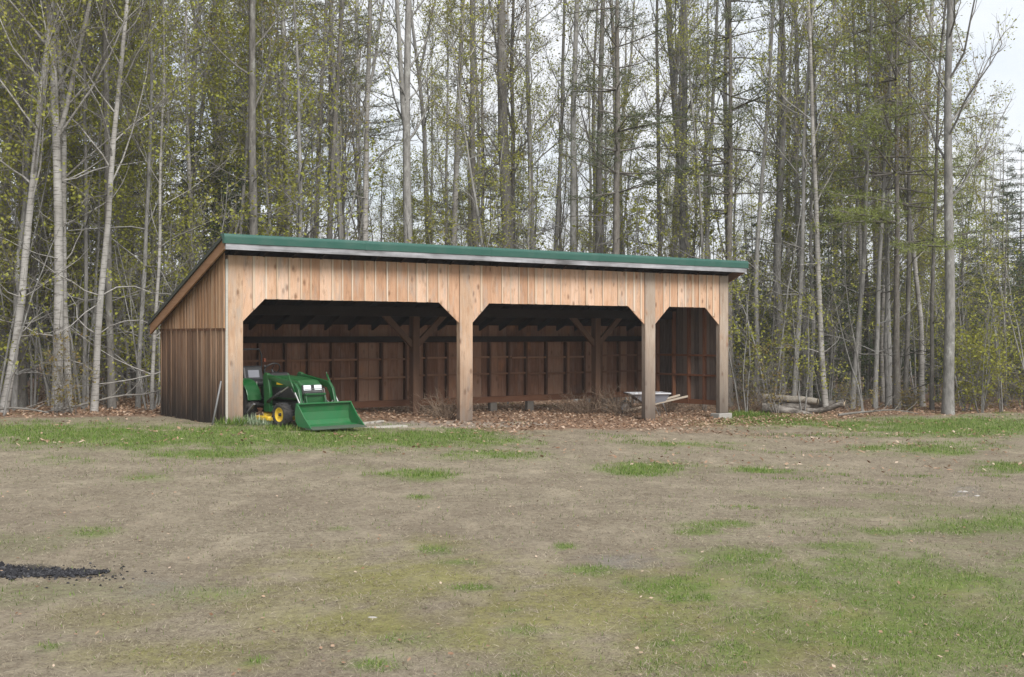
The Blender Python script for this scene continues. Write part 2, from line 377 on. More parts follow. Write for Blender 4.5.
GRAVEL = [(625, 560, 44, 8, .9), (968, 492, 24, 6, .9), (180, 590, 100, 20, .3)]
CHAR = [(-40, 570, 60, 8, 1.2), (30, 571, 50, 6, 1.2), (75, 573, 28, 4, 1), (110, 574, 25, 4, .5)]
def blob_mask(X, Y, blobs, seed, rag=.9):
    out = np.zeros(np.shape(X))
    px = 512+F*X/np.maximum(Y, .5); z = ground_z(X, Y); py = 335+F*(EYE-z)/np.maximum(Y, .5)
    n = fbm(X*2.1, Y*1.3, seed)-.5; n2 = vnoise(X*9, Y*6, seed+5)-.5
    for cx, cy, rx, ry, a in blobs:
        d = ((px-cx)/rx)**2+((py-cy)/ry)**2
        near = d < 9
        out[near] = np.maximum(out[near], a*np.exp(-d[near]*.9))
    return np.clip(out + rag*n*np.minimum(1, out*3) + .5*n2*np.minimum(1, out*3), 0, 1.2)
def mask_green(X, Y):
    m = blob_mask(X, Y, GREEN, 21)
    far = np.clip(fbm(X*.5+7, Y*.5, 61)-.62, 0, 1)*4
    return np.where(Y < 26, np.maximum(m, far*.5*(Y > 7)), m)
def forest_edge(X):
    """depth at which the woods' leaf-covered floor begins"""
    X = np.asarray(X, float)
    return np.interp(X, [-60, -14, -9, -5.5, 6.5, 9, 14, 60], [24.0, 24.4, 24.4, 25.2, 30.6, 32.0, 33.6, 34])
def mask_litter(X, Y):
    t, s = to_ts(X, Y)
    f = np.clip((Y-forest_edge(X)+1.3*(fbm(X*.9, Y*.9, 31)-.5))/.7, 0, 1)
    inside = ((t > .3) & (t < LEN+.3) & (s > -.3)).astype(float)
    fr = np.clip(1.1-np.abs(s+.9)/1.5, 0, 1)*np.clip((t-3.6)/1.6, 0, 1)*np.clip((16.5-t)/1.5, 0, 1)
    fr = np.clip(fr*1.5 + 1.0*(fbm(X*1.4, Y*1.4, 37)-.55), 0, 1)*(fr > .02)
    pad = np.clip(1-((t-2.8)/2.3)**2-((s+.9)/.8)**2, 0, 1)
    sp = np.clip((fbm(X*.8, Y*.8, 41)-.55)*4, 0, 1)*np.clip((Y-17)/5, 0, 1)*.5
    return np.maximum(np.maximum(f, fr), np.maximum(inside*.7, sp*(1-pad)))

# ------------------------------------------------------------------ ground sheet
def ground_mat():
    b = NB('ground'); v = b.coord()
    n1 = b.noise(v, 1.1, 5, .6); n2 = b.noise(v, 14, 6, .7); n3 = b.noise(v, 70, 4, .7); n4 = b.noise(v, .32, 3)
    f = b.math('ADD', b.math('MULTIPLY', n2, .45), b.math('ADD', b.math('MULTIPLY', n3, .3), b.math('MULTIPLY', n1, .25)))
    c = b.ramp(f, [(.34, (.09, .066, .05)), (.45, (.186, .153, .108)), (.55, (.275, .236, .17)), (.68, (.41, .36, .27))])
    c = b.mix(b.math('MULTIPLY', b.ramp(n4, [(.42, (0, 0, 0)), (.62, (1, 1, 1))]), .45), c, (.175, .138, .102))
    n5 = b.noise(b.coord((1, .45, 1)), 1.9, 5, .65)
    c = b.mix(b.math('MULTIPLY', b.ramp(n5, [(.52, (0, 0, 0)), (.66, (1, 1, 1))]), .5), c, (.37, .315, .23))
    c = b.mix(b.math('MULTIPLY', b.ramp(b.noise(v, 5.5, 5, .7), [(.56, (0, 0, 0)), (.7, (1, 1, 1))]), .45), c, (.12, .088, .066))
    def edge(a, lo, hi):
        m = b.math('ADD', b.attr(a), b.math('MULTIPLY', b.math('SUBTRACT', n2, .5), .55))
        return b.ramp(m, [(lo, (0, 0, 0)), (hi, (1, 1, 1))])
    lit = b.ramp(f, [(.34, (.10, .058, .038)), (.48, (.20, .125, .083)), (.6, (.29, .19, .13)), (.72, (.38, .28, .21))])
    c = b.mix(b.math('MULTIPLY', edge('litter', .25, .6), .92), c, lit)
    c = b.mix(b.math('MULTIPLY', edge('moss', .1, .7), .7), c, b.ramp(f, [(.35, (.12, .115, .03)), (.6, (.245, .235, .06)), (.7, (.33, .30, .11))]))
    c = b.mix(b.math('MULTIPLY', edge('green', .06, .7), .85), c, b.ramp(f, [(.35, (.07, .10, .022)), (.55, (.135, .185, .042)), (.7, (.22, .26, .08))]))
    c = b.mix(b.math('MULTIPLY', edge('gravel', .25, .8), .6), c, b.ramp(n3, [(.35, (.12, .11, .10)), (.6, (.255, .238, .218))]))
    c = b.mix(b.math('MULTIPLY', edge('pad', .3, .6), .8), c, b.ramp(f, [(.35, (.22, .18, .145)), (.55, (.33, .285, .24)), (.7, (.42, .38, .33))]))
    c = b.mix(b.math('MULTIPLY', edge('char', .35, .7), .85), c, (.02, .02, .021))
    b.bump(b.math('ADD', n2, b.math('MULTIPLY', n3, .5)), .9, .035)
    return b.done(c, .95)
def axis(a, b_, st, lo, hi, growth=1.25):
    m = list(np.arange(a, b_+1e-6, st)); l = []; x = a; d = st
    while x > lo: d *= growth; x -= d; l.append(x)
    r = []; x = b_; d = st
    while x < hi: d *= growth; x += d; r.append(x)
    return np.array(l[::-1]+m+r)
gx = axis(-17, 19, .1, -380, 380); gy = axis(4.5, 36, .1, -120, 480)
GX, GY = np.meshgrid(gx, gy); vx = GX.ravel(); vy = GY.ravel()
g = MB(); nx = len(gx); ny = len(gy)
ii = (np.arange(ny-1)[:, None]*nx+np.arange(nx-1)[None]).ravel()
g.add(np.stack([vx, vy, ground_z(vx, vy)], 1), np.stack([ii, ii+1, ii+nx+1, ii+nx], 1), smooth=True)
ground = g.build('ground', ground_mat()); tag(ground, kind='structure')
okm = vy > 1
tt, ss = to_ts(vx, vy)
padm = np.clip(1.4-((tt-4.2)/3.2)**2-((ss+.55)/.75)**2, 0, 1)*np.clip((tt-1.5)/.8, 0, 1)
for nm, arr in (('green', np.where(okm, mask_green(vx, np.maximum(vy, 1)), 0)), ('litter', mask_litter(vx, vy)),
                ('moss', np.where(okm, blob_mask(vx, np.maximum(vy, 1), MOSS, 51), 0)), ('gravel', np.where(okm, blob_mask(vx, np.maximum(vy, 1), GRAVEL, 55, 1.1), 0)), ('pad', padm), ('char', np.where(okm, blob_mask(vx, np.maximum(vy, 1), CHAR, 57, .8), 0))):
    a = ground.data.attributes.new(nm, 'FLOAT', 'POINT'); a.data.foreach_set('value', np.ascontiguousarray(arr, dtype=np.float32))

# ------------------------------------------------------------------ grass and fallen leaves (nobody could count them)
def blade_dirs(n, el0, el1):
    az = rng.uniform(0, 2*pi, n); el = rng.uniform(el0, el1, n)
    u = np.stack([np.cos(az)*np.cos(el), np.sin(az)*np.cos(el), np.sin(el)], 1)
    v = np.stack([-np.sin(az), np.cos(az), rng.uniform(-.4, .4, n)], 1)
    return u, v/np.linalg.norm(v, axis=1)[:, None]
def scatter(n, y0, y1):
    Y = np.exp(rng.uniform(math.log(y0), math.log(y1), n)); X = rng.uniform(-1, 1, n)*(Y*.47+1.2)
    return X, Y
def outside_shed(X, Y, m=.0):
    t, s = to_ts(X, Y); return ~((t > -.05-m) & (t < LEN+m) & (s > -.02-m) & (s < DEP+m))
X, Y = scatter(620000, 5, 27)
keep = (rng.random(len(X)) > .95*np.clip(mask_litter(X, Y)*1.3, 0, 1)) & outside_shed(X, Y)
tp, sp_ = to_ts(X, Y); keep &= ~((np.clip(1.4-((tp-4.2)/3.2)**2-((sp_+.55)/.75)**2, 0, 1)*(tp > 1.6) > .3) & (rng.random(len(X)) < .9))
keep &= fbm(X*3, Y*3, 71)+rng.uniform(-.25, .25, len(X)) > .40
X, Y = X[keep], Y[keep]; n = len(X); u, v = blade_dirs(n, .03, .45)
m = MB(); m.blades(np.stack([X, Y, ground_z(X, Y)-.004], 1), u, v, rng.uniform(.018, .055, n)*(1+Y*.01)*np.where(rng.random(n) < .06, 1.5, 1), rng.uniform(.0016, .0038, n)*(1+Y*.09))
tag(m.build('dead_grass', LF_DEADG), 'matted tan dead grass covering the yard', 'grass', kind='stuff')
X, Y = scatter(900000, 5, 34)
gm = mask_green(X, Y); t_, s_ = to_ts(X, Y)
gm = np.where(s_ > -.25, np.where((t_ > -.3) & (t_ < LEN+.3), 0, gm), gm)
gm = gm*np.clip(.35+1.3*vnoise(X*5, Y*4, 81), 0, 1.1)
tuft = np.clip((vnoise(X*2.6, Y*2.6, 91)*vnoise(X*.5+3, Y*.5, 93)-.42)*5, 0, 1)*np.clip((X+2.5)/6, .12, 1)
keep = rng.random(len(X))*.95 < np.clip(np.maximum((gm-.16)*np.where(Y < 15, .52, 1.15), tuft*.5), 0.010*(Y < 20), 1)
keep &= outside_shed(X, Y, .05)
X, Y = X[keep], Y[keep]; n = len(X); u, v = blade_dirs(n, .5, 1.4)
m = MB(); m.blades(np.stack([X, Y, ground_z(X, Y)-.004], 1), u, v, rng.uniform(.014, .048, n)*(1+.035*Y)*np.where(Y < 15, .75, 1), rng.uniform(.0025, .0045, n)*(1+Y*.09))
tag(m.build('green_grass', LF_GREENG), 'young green grass growing in patches on the yard', 'grass', kind='stuff')
X = rng.uniform(-24, 26, 420000); Y = rng.uniform(17, 40, 420000)
lm = mask_litter(X, Y); keep = (rng.random(len(X)) < lm*.36*np.clip(1.6-np.abs(X)/30, .3, 1)*np.clip((44-Y)/12, .3, 1)) | ((rng.random(len(X)) < .012) & (Y > 19))
X, Y = X[keep], Y[keep]; xn, yn = scatter(900, 5.5, 20); X = np.concatenate([X, xn]); Y = np.concatenate([Y, yn]); n = len(X); u, v = blade_dirs(n, -.25, .6)
m = MB(); m.leaves(np.stack([X, Y, ground_z(X, Y)+rng.uniform(.003, .03, n)], 1), u, v, rng.uniform(.05, .11, n)*np.where(Y < 18, .33, 1), rng.uniform(.03, .07, n)*np.where(Y < 18, .4, 1))
tag(m.build('fallen_leaves', LF_LITTER), 'brown fallen leaves lying along the woods and shed', 'leaf litter', kind='stuff')

# ------------------------------------------------------------------ trees
GA = 2.399963
def path(p, d, ln, n, wig, up, r):
    """a wiggling branch: n+1 points"""
    pts = [np.array(p, float)]; d = np.array(d, float); d /= np.linalg.norm(d)
    for k in range(n):
        d = d + np.array([r.gauss(0, wig), r.gauss(0, wig), r.gauss(0, wig)+up]); d /= np.linalg.norm(d)
        pts.append(pts[-1]+d*ln/n)
    return np.array(pts)
def side(d, r):
    a = np.cross(d, (r.gauss(0, 1), r.gauss(0, 1), r.gauss(0, 1))); return a/np.linalg.norm(a)
def leaf_batch(mb, P, r, per, spread, ln, wd, mat=1, droop=0):
    P = np.repeat(np.array(P), per, 0); n = len(P)
    g2 = np.random.default_rng(r.randrange(1 << 30))
    c = P+g2.normal(0, spread, (n, 3)); az = g2.uniform(0, 2*pi, n); el = g2.uniform(-1.0, .9, n)-droop
    u = np.stack([np.cos(az)*np.cos(el), np.sin(az)*np.cos(el), np.sin(el)], 1)
    v = np.cross(u, g2.normal(0, 1, (n, 3))); v /= np.linalg.norm(v, axis=1)[:, None]
    mb.leaves(c, u, v, g2.uniform(ln*.6, ln*1.3, n), g2.uniform(wd*.6, wd*1.3, n), mat)

def hardwood(seed, H, r0, lean=(0, 0), start=.25, nb=34, ang=(.5, 1.1), blen=.20, leafy=.5, wig=.05, fork=None, low_dead=6, leaf=(.075, .055), per=5, flare=1.2):
    """returns (trunk mesh data builder, crown builder); trunk holds stem and limbs, crown holds twigs and leaves"""
    r = random.Random(seed); T = MB(); C = MB(); tips = []
    n = int(H/.8); pts = [np.zeros(3)]; d = np.array((lean[0], lean[1], 1.0)); d /= np.linalg.norm(d); base_d = d.copy()
    for k in range(n):
        d = d+np.array([r.gauss(0, wig), r.gauss(0, wig), 0])*.6+(base_d-d)*.15; d /= np.linalg.norm(d); pts.append(pts[-1]+d*H/n)
    stems = [(np.array(pts), r0)]
    pts = np.array(pts)
    if fork:
        i = int(fork*n); a = r.uniform(0, 2*pi); dd = np.array((cos(a)*.28, sin(a)*.28, 1))
        q = path(pts[i], dd, H*(1-fork)*.95, n-i, .04, .06, r); stems.append((q, r0*.62*(1-fork*.6)))
    for si, (p, rr) in enumerate(stems):
        m_ = len(p); tt = np.linspace(0, 1, m_); rad = rr*np.power(np.clip(1-tt*.93, .02, 1), .85)
        if si == 0: rad[0] *= flare; p = np.vstack([p[0]-[0, 0, .4], p]); rad = np.concatenate([[rad[0]*1.1], rad])
        T.tube(p, rad, 10 if rr > .1 else 7)
    def twigs(q, rad0, lv):
        for j in range(1, len(q)):
            for _ in range(r.choice((1, 2, 2) if lv else (1, 2))):
                dd = q[j]-q[j-1]; dd /= np.linalg.norm(dd)
                sd = side(dd, r); d2 = dd*r.uniform(.4, .9)+sd*r.uniform(.5, .9)+np.array((0, 0, .25))
                ln = r.uniform(.25, .8)
                w_ = path(q[j]-(q[j]-q[j-1])*r.random()*.6, d2, ln, 2, .16, .1, r)
                C.tube(w_, (max(.0045, rad0*.5), .004, .0028), 3, 0)
                if r.random() < leafy: tips.append(w_[-1])
                if r.random() < leafy*.6: tips.append(w_[1])
    for si, (p, rr) in enumerate(stems):
        m_ = len(p)-1
        for k in range(nb if si == 0 else nb//2):
            f = start+(1-start)*((k+r.random())/nb)
            if si == 1: f = (k+r.random())/(nb//2)*.95+.03
            x = f*m_; i = min(int(x), m_-1); b0 = p[i]+(p[i+1]-p[i])*(x-i)
            az = k*GA+r.uniform(-.5, .5); el = r.uniform(*ang)
            Lb = H*blen*r.uniform(.5, 1.15)*(1-.55*max(0, f-start)/(1-start+.01))
            rb = min(rr*.36*(1-f*.75), .012+Lb*.009)
            q = path(b0, (cos(az)*cos(el), sin(az)*cos(el), sin(el)), Lb, 5, .14, .07, r)
            T.tube(q, rb*np.linspace(1, .28, 6), 5 if rb > .02 else 4)
            for j in range(1, 6):
                dd = q[j]-q[j-1]; dd /= np.linalg.norm(dd); sd = side(dd, r)
                L2 = Lb*r.uniform(.22, .45)*(1.2-j*.12)
                q2 = path(q[j], dd*.8+sd*.7+np.array((0, 0, .15)), L2, 3, .15, .08, r)
                C.tube(q2, rb*.4*np.linspace(1, .4, 4)+.002, 3, 0)
                twigs(q2, rb*.2, 1)
            twigs(q[2:], rb*.3, 0)
    for k in range(low_dead):                                     # dead lower limbs, bare
        f = r.uniform(.08, start); i = int(f*(len(pts)-1)); az = r.uniform(0, 2*pi)
        q = path(pts[i], (cos(az), sin(az), r.uniform(-.1, .6)), r.uniform(.6, 2.4), 5, .2, .03, r)
        T.tube(q, .012*np.linspace(1.2, .4, 6)+.002, 4)
        for j in (2, 3, 4):
            q2 = path(q[j], q[j]-q[j-1]+side(q[j]-q[j-1], r)*.3, r.uniform(.3, .9), 3, .2, .02, r); C.tube(q2, (.007, .006, .005, .003), 3, 0)
    if tips: leaf_batch(C, tips, r, per, .085, leaf[0], leaf[1])
    return T, C

def needle_tufts(mb, P, D, r, per, ln, wd, mat=1):
    P = np.repeat(np.array(P), per, 0); D = np.repeat(np.array(D), per, 0); n = len(P)
    g2 = np.random.default_rng(r.randrange(1 << 30))
    u = D*.6+g2.normal(0, .6, (n, 3)); u /= np.linalg.norm(u, axis=1)[:, None]
    v = np.cross(u, g2.normal(0, 1, (n, 3))); v /= np.linalg.norm(v, axis=1)[:, None]
    mb.leaves(P+g2.normal(0, .04, (n, 3)), u, v, g2.uniform(ln*.7, ln*1.2, n), np.full(n, wd), mat)
def conifer(seed, H, r0, start=.3, dead=.1, spread=.17, droop=-.05, whorl=.55, per=7, nl=.13, nw=.02, dens=1.0, lean=(0, 0), top=.25):
    r = random.Random(seed); T = MB(); C = MB(); P = []; D = []
    n = int(H/.9); pts = [np.zeros(3)]
    for k in range(n): pts.append(pts[-1]+np.array([lean[0]+r.gauss(0, .012), lean[1]+r.gauss(0, .012), 1])*H/n)
    p = np.array(pts); tt = np.linspace(0, 1, n+1); rad = r0*(1-tt*.95); rad[0] *= 1.3
    T.tube(np.vstack([p[0]-[0, 0, .4], p]), np.concatenate([[rad[0]], rad]), 9)
    z = H*dead
    while z < H*.985:
        f = z/H; x = f*n; i = min(int(x), n-1); b0 = p[i]+(p[i+1]-p[i])*(x-i)
        live = f > start
        for k in range(r.choice((3, 4, 5)) if live else r.choice((0, 1, 2, 2))):
            az = r.uniform(0, 2*pi)
            g_ = (1-f)/(1-start+.001)
            Lb = H*spread*r.uniform(.55, 1.15)*(min(1, g_**.75+.06) if live else r.uniform(.2, .7))
            if Lb < .15: continue
            el = droop+r.uniform(-.18, .22)+(.5*max(0, f-.6) if live else 0)
            q = path(b0, (cos(az)*cos(el), sin(az)*cos(el), sin(el)), Lb, 5, .07, .02 if live else -.02, r)
            rb = min(.008+Lb*.009, .035)
            (T if Lb > 1 else C).tube(q, rb*np.linspace(1, .3, 6), 4)
            if not live:
                for j in (2, 4):
                    dd = q[j]-q[j-1]; C.tube(path(q[j], dd+side(dd, r)*np.linalg.norm(dd), r.uniform(.2, .6), 2, .15, 0, r), (.006, .005, .003), 3, 0)
                continue
            m_ = max(3, int(Lb*4.2*dens)); out = np.array((-sin(az), cos(az), 0))
            for j in range(m_):
                a = .22+.78*(j+r.random())/m_; xx = a*5; jj = min(int(xx), 4); c = q[jj]+(q[jj+1]-q[jj])*(xx-jj)
                dd = q[jj+1]-q[jj]; dd /= np.linalg.norm(dd)
                sg = 1 if j % 2 else -1
                d2 = dd*r.uniform(.5, 1)+out*sg*r.uniform(.5, .9)+np.array((0, 0, r.uniform(-.15, .25)))
                L2 = Lb*.32*(1.15-a*.75)*r.uniform(.6, 1.2)+.08; d2 /= np.linalg.norm(d2)
                q2 = path(c, d2, L2, 2, .1, .02, r); C.tube(q2, (.006, .004, .003), 3, 0)
                for h_ in np.arange(.25, 1.01, max(.12, .16/max(L2, .1)))[:7]:
                    P.append(c+(q2[-1]-c)*h_); D.append(d2)
            P.append(q[-1]); D.append(q[-1]-q[-2])
        z += whorl*r.uniform(.7, 1.3)
    D = np.array(D); D = D/np.linalg.norm(D, axis=1)[:, None]
    needle_tufts(C, P, D, r, per, nl, nw)
    return T, C

def sapling(seed, H, stems=3, leafy=.5, spread=.35):
    r = random.Random(seed); T = MB(); C = MB(); tips = []
    for k in range(stems):
        az = r.uniform(0, 2*pi); a = r.uniform(.02, spread)
        p = path((cos(az)*.08, sin(az)*.08, -.1), (cos(az)*a, sin(az)*a, 1), H*r.uniform(.6, 1.05), 8, .07, .03, r)
        T.tube(p, (.006+H*.0032)*np.linspace(1.1, .25, 9), 5)
        for j in range(2, 9):
            for _ in range(r.choice((1, 2, 2, 3))):
                az2 = r.uniform(0, 2*pi); q = path(p[j]-(p[j]-p[j-1])*r.random(), (cos(az2), sin(az2), r.uniform(.1, .9)), H*r.uniform(.08, .24), 4, .15, .05, r)
                C.tube(q, (.006, .006, .005, .004, .003), 3, 0)
                for i in (2, 3, 4):
                    dd = q[i]-q[i-1]; w_ = path(q[i], dd+side(dd, r)*np.linalg.norm(dd), r.uniform(.12, .45), 2, .15, .05, r); C.tube(w_, (.0045, .004, .003), 3, 0)
                    if r.random() < leafy: tips.append(w_[-1])
                    if r.random() < leafy: tips.append(q[i])
    if tips: leaf_batch(C, tips, r, 7, .08, .08, .06)
    return T, C

def protos(kind, mats_t, mats_c, gens):
    L_ = []
    for T, C in gens: L_.append((T.mesh('trunk', mats_t), C.mesh('crown', mats_c)))
    return L_
PR = {}
PR['hard'] = protos('hard', B_HARD, [B_TWIG, LF_NEW], [hardwood(100+i, r_h, r_r, (rnd.uniform(-.05, .05), rnd.uniform(-.05, .05)), st, 20, (.6, 1.2), .14, lf, .045, fk, 5)
      for i, (r_h, r_r, st, lf, fk) in enumerate([(19, .13, .3, .2, None), (21, .15, .36, .28, .45), (18, .11, .28, .4, None), (20, .14, .42, .15, .6), (17, .10, .3, .45, None)])])
PR['dark'] = protos('dark', B_DARK, [B_TWIG, LF_BUD], [hardwood(140+i, r_h, r_r, (rnd.uniform(-.04, .04), rnd.uniform(-.04, .04)), st, 19, (.65, 1.25), .13, lf, .035, fk, 6)
      for i, (r_h, r_r, st, lf, fk) in enumerate([(20, .13, .35, .25, None), (22, .15, .4, .3, None), (19, .12, .3, .4, .5)])])
PR['leafy'] = protos('leafy', B_HARD, [B_TWIG, LF_NEW], [hardwood(170+i, r_h, r_r, (rnd.uniform(-.07, .07), rnd.uniform(-.07, .07)), .15, 36, (.15, .9), .19, lf, .06, None, 4, (.08, .06), 6)
      for i, (r_h, r_r, lf) in enumerate([(12, .065, .6), (14, .075, .5), (10, .055, .65), (15, .08, .5)])])
PR['birch'] = protos('birch', B_BIRCH, [B_TWIG, LF_NEW], [hardwood(200+i, r_h, r_r, (rnd.uniform(-.08, .08), rnd.uniform(-.05, .05)), .3, 26, (.4, 1.1), .15, .45, .05, fk, 5)
      for i, (r_h, r_r, fk) in enumerate([(15, .10, None), (17, .11, .4), (13, .085, None)])])
PR['pine'] = protos('pine', B_PINE, [B_TWIG, LF_PINE], [conifer(230+i, h, r_, st, .1, sp, dr, .6, 7, .15, .024) for i, (h, r_, st, sp, dr) in
      enumerate([(20, .115, .34, .15, .02), (22, .13, .42, .14, .05), (18, .10, .26, .16, -.03), (23, .125, .45, .13, .08)])])
PR['ypine'] = protos('ypine', B_PINE, [B_TWIG, LF_PINEY], [conifer(260+i, h, .12, st, .12, .17, .02, .6, 6, .15, .024) for i, (h, st) in enumerate([(17, .3), (19, .36)])])
PR['hemlock'] = protos('hemlock', B_DARK, [B_TWIG, LF_HEM], [conifer(290+i, h, h*.008, .04, .02, .21, -.12, .32, 7, .11, .028, 1.2) for i, h in enumerate([5.5, 8, 11, 7])])
PR['sapling'] = protos('sapling', B_HARD, [B_TWIG, LF_NEW], [sapling(320+i, h, st, lf, sp) for i, (h, st, lf, sp) in
      enumerate([(4.5, 3, .3, .25), (3.2, 4, .35, .4), (6, 2, .25, .15), (5, 3, .08, .3), (7, 2, .2, .12)])])
PR['brush'] = protos('brush', B_TWIG, [B_TWIG, LF_BUD], [sapling(350+i, h, st, .15, .8) for i, (h, st) in enumerate([(1.6, 4), (2.4, 4), (1.2, 5)])])
NAME = dict(hard='hardwood_tree', dark='hardwood_tree', leafy='maple_tree', birch='birch_tree', pine='pine_tree', ypine='pine_tree', hemlock='hemlock_tree', sapling='sapling', brush='bare_shrub')
CAT = dict(hard='tree', dark='tree', leafy='tree', birch='tree', pine='tree', ypine='tree', hemlock='tree', sapling='sapling', brush='shrub')
DESC = dict(hard='grey-barked hardwood with few new leaves', dark='dark-trunked bare hardwood', leafy='slender maple with yellow-green spring leaves', birch='pale-barked birch',
            pine='tall dark green pine with bare lower trunk', ypine='pine with light yellow-green boughs', hemlock='low dark green hemlock', sapling='thin leafing sapling', brush='low bare twiggy shrub')
def plant(kind, x, y, rz, sc, label, group=None, var=None, scz=None):
    tm, cm = PR[kind][rnd.randrange(len(PR[kind])) if var is None else var]
    z = gz(x, y)-.02
    t = thing(NAME[kind], label, CAT[kind], (x, y, z), rz, group); t.scale = (sc, sc, scz or sc)
    for nm, me in (('trunk', tm), ('crown', cm)):
        o = bpy.data.objects.new(nm, me); COL.objects.link(o); o.parent = t
    return t
def hero(name, label, T, C, mt, mc, px, Yd, sc=1, rz=0, group=None):
    x = (px-512)/F*Yd
    t = thing(name, label, 'tree', (x, Yd, gz(x, Yd)-.02), rz, group)
    T.build('trunk', mt, t); C.build('crown', mc, t); return t
def rw(px_w, Yd): return px_w*Yd/F/2
used = []
def H_(name, label, kind, px, Yd, wpx, lean, H=19, seed=0, **kw):
    x = (px-512)/F*Yd; used.append((x, Yd))
    if kind in ('pine', 'ypine'):
        T, C = conifer(seed, H, rw(wpx, Yd), lean=(lean, 0), **kw); mt = B_PINE; mc = [B_TWIG, LF_PINE if kind == 'pine' else LF_PINEY]
    else:
        T, C = hardwood(seed, H, rw(wpx, Yd)*(.84 if Yd < 29 else .9), (lean, 0), **kw)
        mt = {'birch': B_BIRCH, 'dark': B_DARK}.get(kind, B_HARD); mc = [B_TWIG, LF_BUD if kind == 'dark' else LF_NEW]
    return hero(name, label, T, C, mt, mc, px, Yd)
# --- trees one can pick out, left of the shed
H_('birch_tree', 'leaning white birch at the far left edge of the woods', 'birch', 3, 26.2, 11, .13, 14, 1, start=.3, nb=26, leafy=.5, wig=.05)
H_('birch_tree', 'thick pale birch with dark bands, left trunk of the close pair', 'birch', 57, 26.6, 12.5, -.01, 18, 2, start=.3, nb=28, leafy=.4, wig=.02, fork=.35)
H_('birch_tree', 'thinner pale birch right against the thick banded one', 'birch', 69, 26.9, 9, -.045, 17, 3, start=.28, nb=26, leafy=.4, wig=.04)
H_('birch_tree', 'brightest white birch, leaning right, left of the shed', 'birch', 94, 26.6, 9, .05, 15, 4, start=.3, nb=26, leafy=.5, wig=.045)
H_('hardwood_tree', 'dark grey hardwood just right of the bright leaning birch', 'dark', 112, 27.8, 10, -.01, 20, 5, start=.35, nb=26, leafy=.3, wig=.02)
H_('hardwood_tree', 'slim grey hardwood between the close birch pair and the bright birch', 'hard', 84, 27.6, 5.5, .02, 17, 6, start=.3, nb=24, leafy=.4, wig=.03)
H_('hardwood_tree', 'dark stout trunk between the leaning birch and the birch pair', 'dark', 21, 28.5, 12, .02, 20, 7, start=.3, nb=26, leafy=.3, wig=.02)
H_('birch_tree', 'thin mottled birch beside the dark weathered shed corner', 'birch', 152, 27.2, 5, -.02, 13, 8, start=.25, nb=24, leafy=.4, wig=.05)
H_('hardwood_tree', 'slim grey trunk left of the thin birch by the shed corner', 'hard', 138, 28, 6, .03, 17, 9, start=.28, nb=26, leafy=.45, wig=.03)
# --- behind the roof
BEH = [(236, 33, 5, 'hard', .02, 'thin grey trunk behind the high left corner of the roof'), (290, 36, 8.5, 'hard', -.01, 'straight grey trunk above the left bay, left of the others'),
       (326, 35, 7.5, 'dark', .02, 'dark straight trunk above the middle of the left bay'), (345, 37, 8, 'hard', .0, 'grey trunk close beside a paler one over the left bay'),
       (363, 36, 8, 'birch', .01, 'pale birch trunk over the right part of the left bay'), (410, 35, 12, 'hard', .015, 'wide pale grey trunk that forks above the left bay'),
       (447, 36, 8, 'birch', .03, 'pale bent birch trunk just left of the second front post'), (481, 38, 8, 'dark', -.02, 'brown trunk just left of the widest trunk'),
       (510, 38, 17, 'dark', .004, 'widest dark grey trunk, over the middle bay of the shed'), (534, 37, 8, 'hard', -.01, 'grey trunk just right of the widest trunk'),
       (553, 39, 6, 'hard', .01, 'thin grey trunk over the middle of the middle bay'), (575, 37, 9, 'hard', .0, 'straight grey-brown trunk left of the dark one, middle bay'),
       (597, 38, 9.5, 'dark', .01, 'dark trunk just left of the bare-limbed pine'), (657, 39, 6, 'dark', .01, 'thin brown trunk above the third front post'),
       (684, 38, 9.5, 'hard', -.005, 'stout grey trunk above the narrow right bay'), (704, 37, 6, 'hard', .015, 'slim grey trunk near the low right end of the roof')]
for i, (px, Yd, wp, kd, ln, lab) in enumerate(BEH):
    H_('birch_tree' if kd == 'birch' else 'hardwood_tree', lab, kd, px, Yd, wp, ln, 21, 30+i, start=.3, nb=18, leafy=.3, wig=.022, ang=(.6, 1.2), blen=.13, fork=.36 if px == 410 else None)
H_('pine_tree', 'pine with long bare dead limbs over the right of the middle bay', 'pine', 615, 35, 9.5, .005, 18, 60, start=.30, dead=.14, spread=.13, droop=.05, dens=1.0, per=8)
H_('pine_tree', 'dark green pine above the low right end of the roof', 'pine', 729, 36.2, 8, .008, 19, 61, start=.27, dead=.15, spread=.13, droop=.0, dens=1.1, per=8)
# --- right of the shed
RGT = [(757, 36, 6.5, 'hard', .01, 'slim grey trunk just right of the shed'), (806, 38, 9, 'hard', .0, 'left trunk of the tall grey pair right of the shed'),
       (817, 38.5, 9, 'dark', .008, 'right trunk of the tall grey pair right of the shed'), (826, 34.5, 7, 'birch', -.05, 'pale mottled birch rising behind the logs'),
       (793, 35, 6, 'hard', .05, 'grey trunk leaning right behind the log pile'), (852, 35.5, 6.5, 'hard', .06, 'grey leaning trunk a little right of the log pile'),
       (875, 36, 6, 'hard', .02, 'grey trunk standing at the back of the green grass'), (905, 36, 6, 'dark', .02, 'dark thin trunk left of the big bare maple'),
       (932, 35, 5, 'dark', .0, 'thin dark trunk close left of the big bare maple')]
for i, (px, Yd, wp, kd, ln, lab) in enumerate(RGT):
    H_('birch_tree' if kd == 'birch' else 'hardwood_tree', lab, kd, px, Yd, wp, ln, 18, 80+i, start=.3, nb=20, leafy=.5, wig=.03, ang=(.5, 1.1), blen=.15)
H_('maple_tree', 'big bare maple with arching limbs at the grass edge', 'hard', 948, 33.4, 12.5, .025, 19, 99, start=.30, nb=22, leafy=.18, wig=.02, ang=(.3, .9), blen=.27, low_dead=2)
